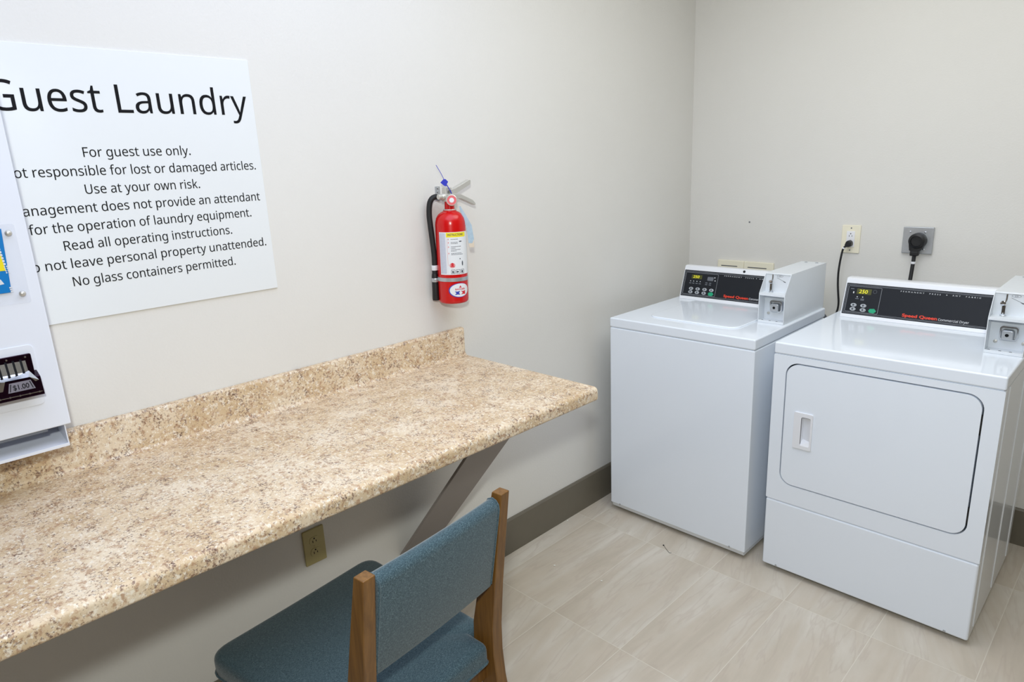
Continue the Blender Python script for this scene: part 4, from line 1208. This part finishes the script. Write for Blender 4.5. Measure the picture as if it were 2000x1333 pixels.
patch(bm, [(0.003, -0.0025), (0.011, -0.0040), (0.0195, -0.0025), (0.0205, -0.0060), (0.0180, -0.0085), (0.0205, -0.0110), (0.0190, -0.0150), (0.010, -0.0138), (0.0030, -0.0150), (0.0050, -0.0120), (0.0085, -0.0108), (0.0075, -0.0088), (0.0085, -0.0068), (0.0050, -0.0055)], df, 0.0009)
eobj('decal_red_mark', bm, M_logored, dec)
bm = NB()
patch(bm, [(-0.0190, -0.0025), (-0.010, -0.0040), (-0.0010, -0.0025), (-0.0025, -0.0058), (-0.0055, -0.0088), (-0.0025, -0.0118), (-0.0010, -0.0150), (-0.010, -0.0138), (-0.0190, -0.0150), (-0.0165, -0.0118), (-0.0135, -0.0088), (-0.0165, -0.0058)], df, 0.0009)
eobj('decal_blue_mark', bm, M_logoblue, dec)
bm = lathe(NB(), [(ER + 0.0002, 0), (ER + 0.0014, 0.0005), (ER + 0.0014, 0.0125), (ER + 0.0002, 0.013)], (EX, EY, 1.1980), n=64, cap=False)
eobj('clamp_band', bm, M_steel, smooth=40)
# valve head
bm = lathe(NB(), [(0.0215, 0), (0.0225, 0.002), (0.0215, 0.004)], (EX, EY, 1.4290), n=36)
eobj('neck_ring', bm, M_alu, smooth=40)
bm = lathe(NB(), [(0.0165, 0), (0.0160, 0.030)], (EX, EY, 1.4320), n=30)
eobj('neck', bm, M_red, smooth=40)
Yd = Vector((0, 1, 0))
EB = Vector((EX, EY, 0))
bm = NB()
box(bm, EX - 0.012, EX + 0.012, EY - 0.022, EY + 0.022, 1.458, 1.482)
box(bm, EX - 0.010, EX + 0.010, EY - 0.022, EY + 0.004, 1.480, 1.503)
lathe(bm, [(0.0115, 0), (0.0105, 0.010), (0.0085, 0.012), (0.0085, 0.026)], (EX, EY - 0.020, 1.474), (0, -1, 0), 20)
valve = eobj('valve', bm, M_alu, bevel=0.0025, seg=2)
bm = NB()                                              # squeeze lever above, carry handle below
prism(bm, [(-0.016, 1.494), (0.018, 1.499), (0.084, 1.5255), (0.090, 1.5230), (0.088, 1.5105), (0.020, 1.481), (-0.016, 1.482)], lambda u, v, w: Vector((EX + w, EY + u, v)), -0.010, 0.010)
eobj('lever', bm, M_alu, bevel=0.0015, seg=2)
bm = NB()
prism(bm, [(0.010, 1.480), (0.045, 1.479), (0.096, 1.458), (0.109, 1.446), (0.107, 1.440), (0.090, 1.447), (0.044, 1.465), (0.010, 1.466)], lambda u, v, w: Vector((EX + w, EY + u, v)), -0.010, 0.010)
eobj('carry_handle', bm, M_alu, bevel=0.0015, seg=2)
gc = Vector((EX, EY, 1.4620)) + toward * 0.012 - left * 0.008
gax = (toward + Vector((0, 0, 0.05))).normalized()
bm = lathe(NB(), [(0.006, 0), (0.006, 0.010), (0.0165, 0.011), (0.0180, 0.014), (0.0180, 0.020), (0.0160, 0.0215), (0.0158, 0.0205)], gc, gax, 30)
ga = eobj('gauge', bm, M_alu, smooth=40)
bm = lathe(NB(), [(0.0156, 0), (0.0154, 0.0006)], gc + gax * 0.0203, gax, 28)
eobj('gauge_dial', bm, M_dial, ga)
bm = lathe(NB(), [(0.0078, 0), (0.0076, 0.0006)], gc + gax * 0.0209, gax, 28)
eobj('gauge_centre', bm, M_label, ga)
# hose
L = lambda n, z, off=0.0: Vector((EX, EY, z)) + left * n + toward * off
eobj('hose', tube(NB(), [L(0.0400, 1.4735, -0.010), L(0.0480, 1.4725, -0.006), L(0.0580, 1.4660), L(0.0650, 1.4500), L(0.0680, 1.4180), L(0.0660, 1.3800), L(0.0620, 1.3300), L(0.0590, 1.2850), L(0.0590, 1.2500), L(0.0600, 1.2200)], 0.0092, 14), M_rubber, smooth=60)
bm = lathe(NB(), [(0.0102, 0), (0.0115, 0.010), (0.0120, 0.060), (0.0130, 0.085), (0.0122, 0.090)], L(0.0600, 1.2200), (0, 0, -1), 22)
eobj('nozzle', bm, M_black, smooth=40)
for z, h, m_ in ((1.2490, 0.017, M_label), (1.2060, 0.013, M_steel)):
    bm = lathe(NB(), [(0.0104 if z > 1.22 else 0.0124, 0), (0.0108 if z > 1.22 else 0.0128, 0.001), (0.0108 if z > 1.22 else 0.0128, h - 0.001), (0.0104 if z > 1.22 else 0.0124, h)], L(0.0597, z), (0, 0, -1), 22)
    eobj('hose_clip', bm, m_, smooth=40)
# blue pull tight seal and inspection tag
bm = tube(NB(), [L(0.0370, 1.5745, 0.010), L(0.0210, 1.5450, 0.012), L(0.0080, 1.5150, 0.014)], 0.0009, 8)
tube(bm, [L(0.0090, 1.5170, 0.014), L(-0.002, 1.4980, 0.016), L(-0.0090, 1.4830, 0.014)], 0.0013, 8)
sf = frame_fn(L(0.0110, 1.5180, 0.014), -left, (0, 0, 1))
prism(bm, [(-0.015, 0.001), (-0.009, 0.007), (-0.004, 0.0120), (0.003, 0.0115), (0.0105, 0.003), (0.006, -0.004), (0.004, -0.011), (-0.002, -0.010), (-0.008, -0.005)], sf, -0.003, 0.003)
eobj('pull_seal', bm, M_seal)['label'] = 'bright blue plastic pull seal'
bm = NB()
tf = frame_fn(L(-0.040, 1.4420, 0.012), -left, (0, 0, 1))
prism(bm, [(-0.010, 0.0), (-0.004, 0.0), (0.030, -0.062), (0.036, -0.108), (0.030, -0.122), (0.018, -0.122), (0.012, -0.070)], tf, 0.0, 0.0006)
tagp = eobj('inspection_tag', bm, M_tag)
tagp['label'] = 'pale blue inspection tag'
bm = prism(NB(), [(0.018, -0.1225), (0.030, -0.1225), (0.035, -0.112), (0.036, -0.136), (0.020, -0.136)], tf, 0.0002, 0.0008)
eobj('tag_stub', bm, M_tan, tagp)
# hanger on the wall
hg = empty('wall_hanger', (0, -1.640, 1.480))
tag(hg, 'small grey steel hanger screwed to the left wall behind the extinguisher valve', 'bracket')
bm = box(NB(), 0.0, 0.003, -1.6505, -1.6305, 1.4600, 1.5065)
box(bm, 0.0, 0.050, -1.6420, -1.6390, 1.4600, 1.4680)
obj('hanger_plate', bm, M_steel, hg, bevel=0.0008, seg=2)
for z in (1.4880, 1.5000):
    obj('screw', lathe(NB(), [(0.0040, 0), (0.0036, 0.0015), (0.002, 0.0022)], (0.003, -1.6405, z), (1, 0, 0), 14), M_chrome, hg, smooth=40)

# ------------------------------------------------------------------ chair
TH = math.radians(6.3)
chair = empty('dining_chair', (0.522, -2.3955, 0.0))
chair.rotation_euler = (0, 0, TH)
tag(chair, 'wooden chair with teal woven seat and back pushed under the counter', 'chair')


def cobj(name, bm, mat, parent=None, **k):
    return obj(name, bm, mat, parent or chair, local=True, **k)


PY = 0.1920                                            # half distance between the posts
for s in (-1, 1):                                      # rear legs run on upwards as the back posts
    st = [  # z, x centre, depth (x), width (y)
        (0.000, 0.318, 0.034, 0.030), (0.200, 0.284, 0.046, 0.032), (0.360, 0.250, 0.058, 0.034), (0.430, 0.241, 0.064, 0.035),
        (0.500, 0.243, 0.062, 0.035), (0.620, 0.262, 0.050, 0.032), (0.740, 0.283, 0.040, 0.030), (0.867, 0.306, 0.0285, 0.0285)]
    bm = NB()
    rings = []
    for z, xc, d, w in st:
        yc = s * PY
        rings.append([bm.verts.new((xc + a * d / 2, yc + b * w / 2, z)) for a, b in ((-1, -1), (1, -1), (1, 1), (-1, 1))])
    for a, b in zip(rings, rings[1:]):
        for k in range(4):
            j = (k + 1) % 4
            bm.faces.new((a[k], a[j], b[j], b[k]))
    bm.faces.new(rings[0][::-1])
    bm.faces.new(rings[-1])
    sub = cobj('rear_leg', bm, M_wood, bevel=0.0025, seg=2)
    # front legs
    bm = NB()
    rings = []
    for z, d in ((0.0, 0.028), (0.405, 0.040)):
        xc, yc = -0.225, s * 0.200
        rings.append([bm.verts.new((xc + a * d / 2, yc + b * d / 2, z)) for a, b in ((-1, -1), (1, -1), (1, 1), (-1, 1))])
    for k in range(4):
        j = (k + 1) % 4
        bm.faces.new((rings[0][k], rings[0][j], rings[1][j], rings[1][k]))
    bm.faces.new(rings[0][::-1])
    bm.faces.new(rings[1])
    cobj('front_leg', bm, M_wood, bevel=0.002, seg=2)
for x0, x1, y0, y1 in ((0.222, 0.244, -0.176, 0.176), (-0.236, -0.214, -0.180, 0.180)):
    cobj('seat_rail', box(NB(), x0, x1, y0, y1, 0.350, 0.402), M_wood, bevel=0.002, seg=2)
for s in (-1, 1):
    cobj('seat_rail', box(NB(), -0.205, 0.215, s * 0.195 - 0.011, s * 0.195 + 0.011, 0.350, 0.402), M_wood, bevel=0.002, seg=2)


def cushion(outline, z0, z1, crown, rnd, fnz=None):
    """upholstered pad: rounded edges and a slightly crowned top"""
    bm = NB()
    n = len(outline)
    cx = sum(p[0] for p in outline) / n
    cy = sum(p[1] for p in outline) / n
    rings = []
    levels = [(0.010, z0), (0.0, z0 + 0.008), (0.0, z1 - rnd)]
    for k in range(1, 6):
        a = math.radians(90 * k / 5)
        levels.append((rnd * (1 - math.cos(a)), z1 - rnd + rnd * math.sin(a)))
    for inset, z in levels:
        ring = []
        for (x, y) in outline:
            dx, dy = cx - x, cy - y
            L_ = math.hypot(dx, dy)
            ring.append(bm.verts.new((x + dx / L_ * inset * 1.2, y + dy / L_ * inset * 1.2, z)))
        rings.append(ring)
    for q in (0.75, 0.5, 0.25):
        rings.append([bm.verts.new((cx + (v.co.x - cx) * q, cy + (v.co.y - cy) * q, z1 + crown * (1 - q * q))) for v in rings[len(levels) - 1]])
    for a, b in zip(rings, rings[1:]):
        for k in range(n):
            j = (k + 1) % n
            bm.faces.new((a[k], a[j], b[j], b[k]))
    bm.faces.new(rings[0][::-1])
    bm.faces.new(rings[-1])
    return bm


def smooth_outline(corners):
    """corners: (x, y, radius) in order"""
    pts = []
    n = len(corners)
    for i in range(n):
        p = Vector(corners[i][:2])
        a = Vector(corners[i - 1][:2])
        b = Vector(corners[(i + 1) % n][:2])
        r = corners[i][2]
        p0 = p + (a - p).normalized() * r
        p1 = p + (b - p).normalized() * r
        for k in range(7):
            t = k / 6
            q = p0 * (1 - t) ** 2 + p * 2 * t * (1 - t) + p1 * t * t
            pts.append((q.x, q.y))
    # fill the straight runs
    out = []
    for i, p in enumerate(pts):
        q = pts[(i + 1) % len(pts)]
        d = math.hypot(q[0] - p[0], q[1] - p[1])
        m_ = max(1, int(d / 0.03))
        for k in range(m_):
            out.append((p[0] + (q[0] - p[0]) * k / m_, p[1] + (q[1] - p[1]) * k / m_))
    return out


OUTL = smooth_outline([(-0.270, -0.251, 0.045), (0.205, -0.222, 0.006), (0.208, -0.172, 0.004), (0.262, -0.168, 0.012),
                       (0.262, 0.168, 0.012), (0.208, 0.172, 0.004), (0.205, 0.222, 0.006), (-0.270, 0.251, 0.045)])
seat = cobj('seat', cushion(OUTL, 0.402, 0.468, 0.010, 0.022), M_fabric, smooth=50)
ring = [(x, y, 0.412) for x, y in OUTL]
bm = tube(NB(), ring + ring[:1], 0.0035, 8, smooth=False)
cobj('piping', bm, M_fabric, seat, smooth=60)
# padded back between the posts, leaning with them
def back_fn(u, v, w):
    """u along y, v up the lean, w backwards"""
    t = Vector((0.044, 0, 0.247)).normalized()
    nrm = Vector((t.z, 0, -t.x))
    return Vector((0.262, 0, 0.625)) + t * v + Vector((0, u, 0)) + nrm * w
bm = NB()
sec = [(-0.016, 0.0), (-0.020, 0.012), (-0.020, 0.212), (-0.014, 0.228), (-0.004, 0.2345), (0.006, 0.233), (0.014, 0.226), (0.0175, 0.214), (0.0175, 0.012), (0.014, 0.0)]
nY = 14
rows = []
for k in range(nY + 1):
    u = -0.1735 + 0.347 * k / nY
    bow = 0.004 * (1 - (u / 0.1735) ** 2)
    rows.append([bm.verts.new(back_fn(u, v, w + bow)) for w, v in sec])
for a, b in zip(rows, rows[1:]):
    for i in range(len(sec)):
        j = (i + 1) % len(sec)
        bm.faces.new((a[i], a[j], b[j], b[i]))
bm.faces.new(rows[0][::-1])
bm.faces.new(rows[-1])
back = cobj('backrest', bm, M_fabric, smooth=60)
for s in (-1, 1):
    pth = [back_fn(s * 0.1700, v, w) for w, v in sec[1:-1]]
    cobj('piping', tube(NB(), pth, 0.0026, 8, smooth=False), M_fabric, back, smooth=60)

# ------------------------------------------------------------------ crumbs on the floor
for i, (x, y, lab) in enumerate(((0.0220, -1.040, 'white lint crumb lying against the foot of the left baseboard'),
                                 (0.4090, -1.297, 'white paint crumb on the open floor tiles, farther from the chair'),
                                 (0.2060, -1.339, 'white paint crumb on the floor tiles, the one nearer the chair'))):
    bm = NB()
    bmesh.ops.create_icosphere(bm, subdivisions=1, radius=0.004)
    for v in bm.verts:
        v.co = Vector((x + v.co.x * random.uniform(0.6, 1.4), y + v.co.y * random.uniform(0.6, 1.4), 0.0018 + v.co.z * 0.45))
    tag(obj('lint_crumb', bm, M_lint), lab, 'crumb')
bm = tube(NB(), [(0.456, -0.932, 0.0012), (0.475, -0.946, 0.0012), (0.500, -0.962, 0.0012), (0.508, -0.958, 0.0012)], 0.0007, 6)
lathe(bm, [(0.0035, 0), (0.003, 0.002)], (0.453, -0.930, 0.0), n=10)
tag(obj('thread_scrap', bm, M_dark, smooth=60), 'short dark thread scrap on the floor just in front of the washer', 'thread')
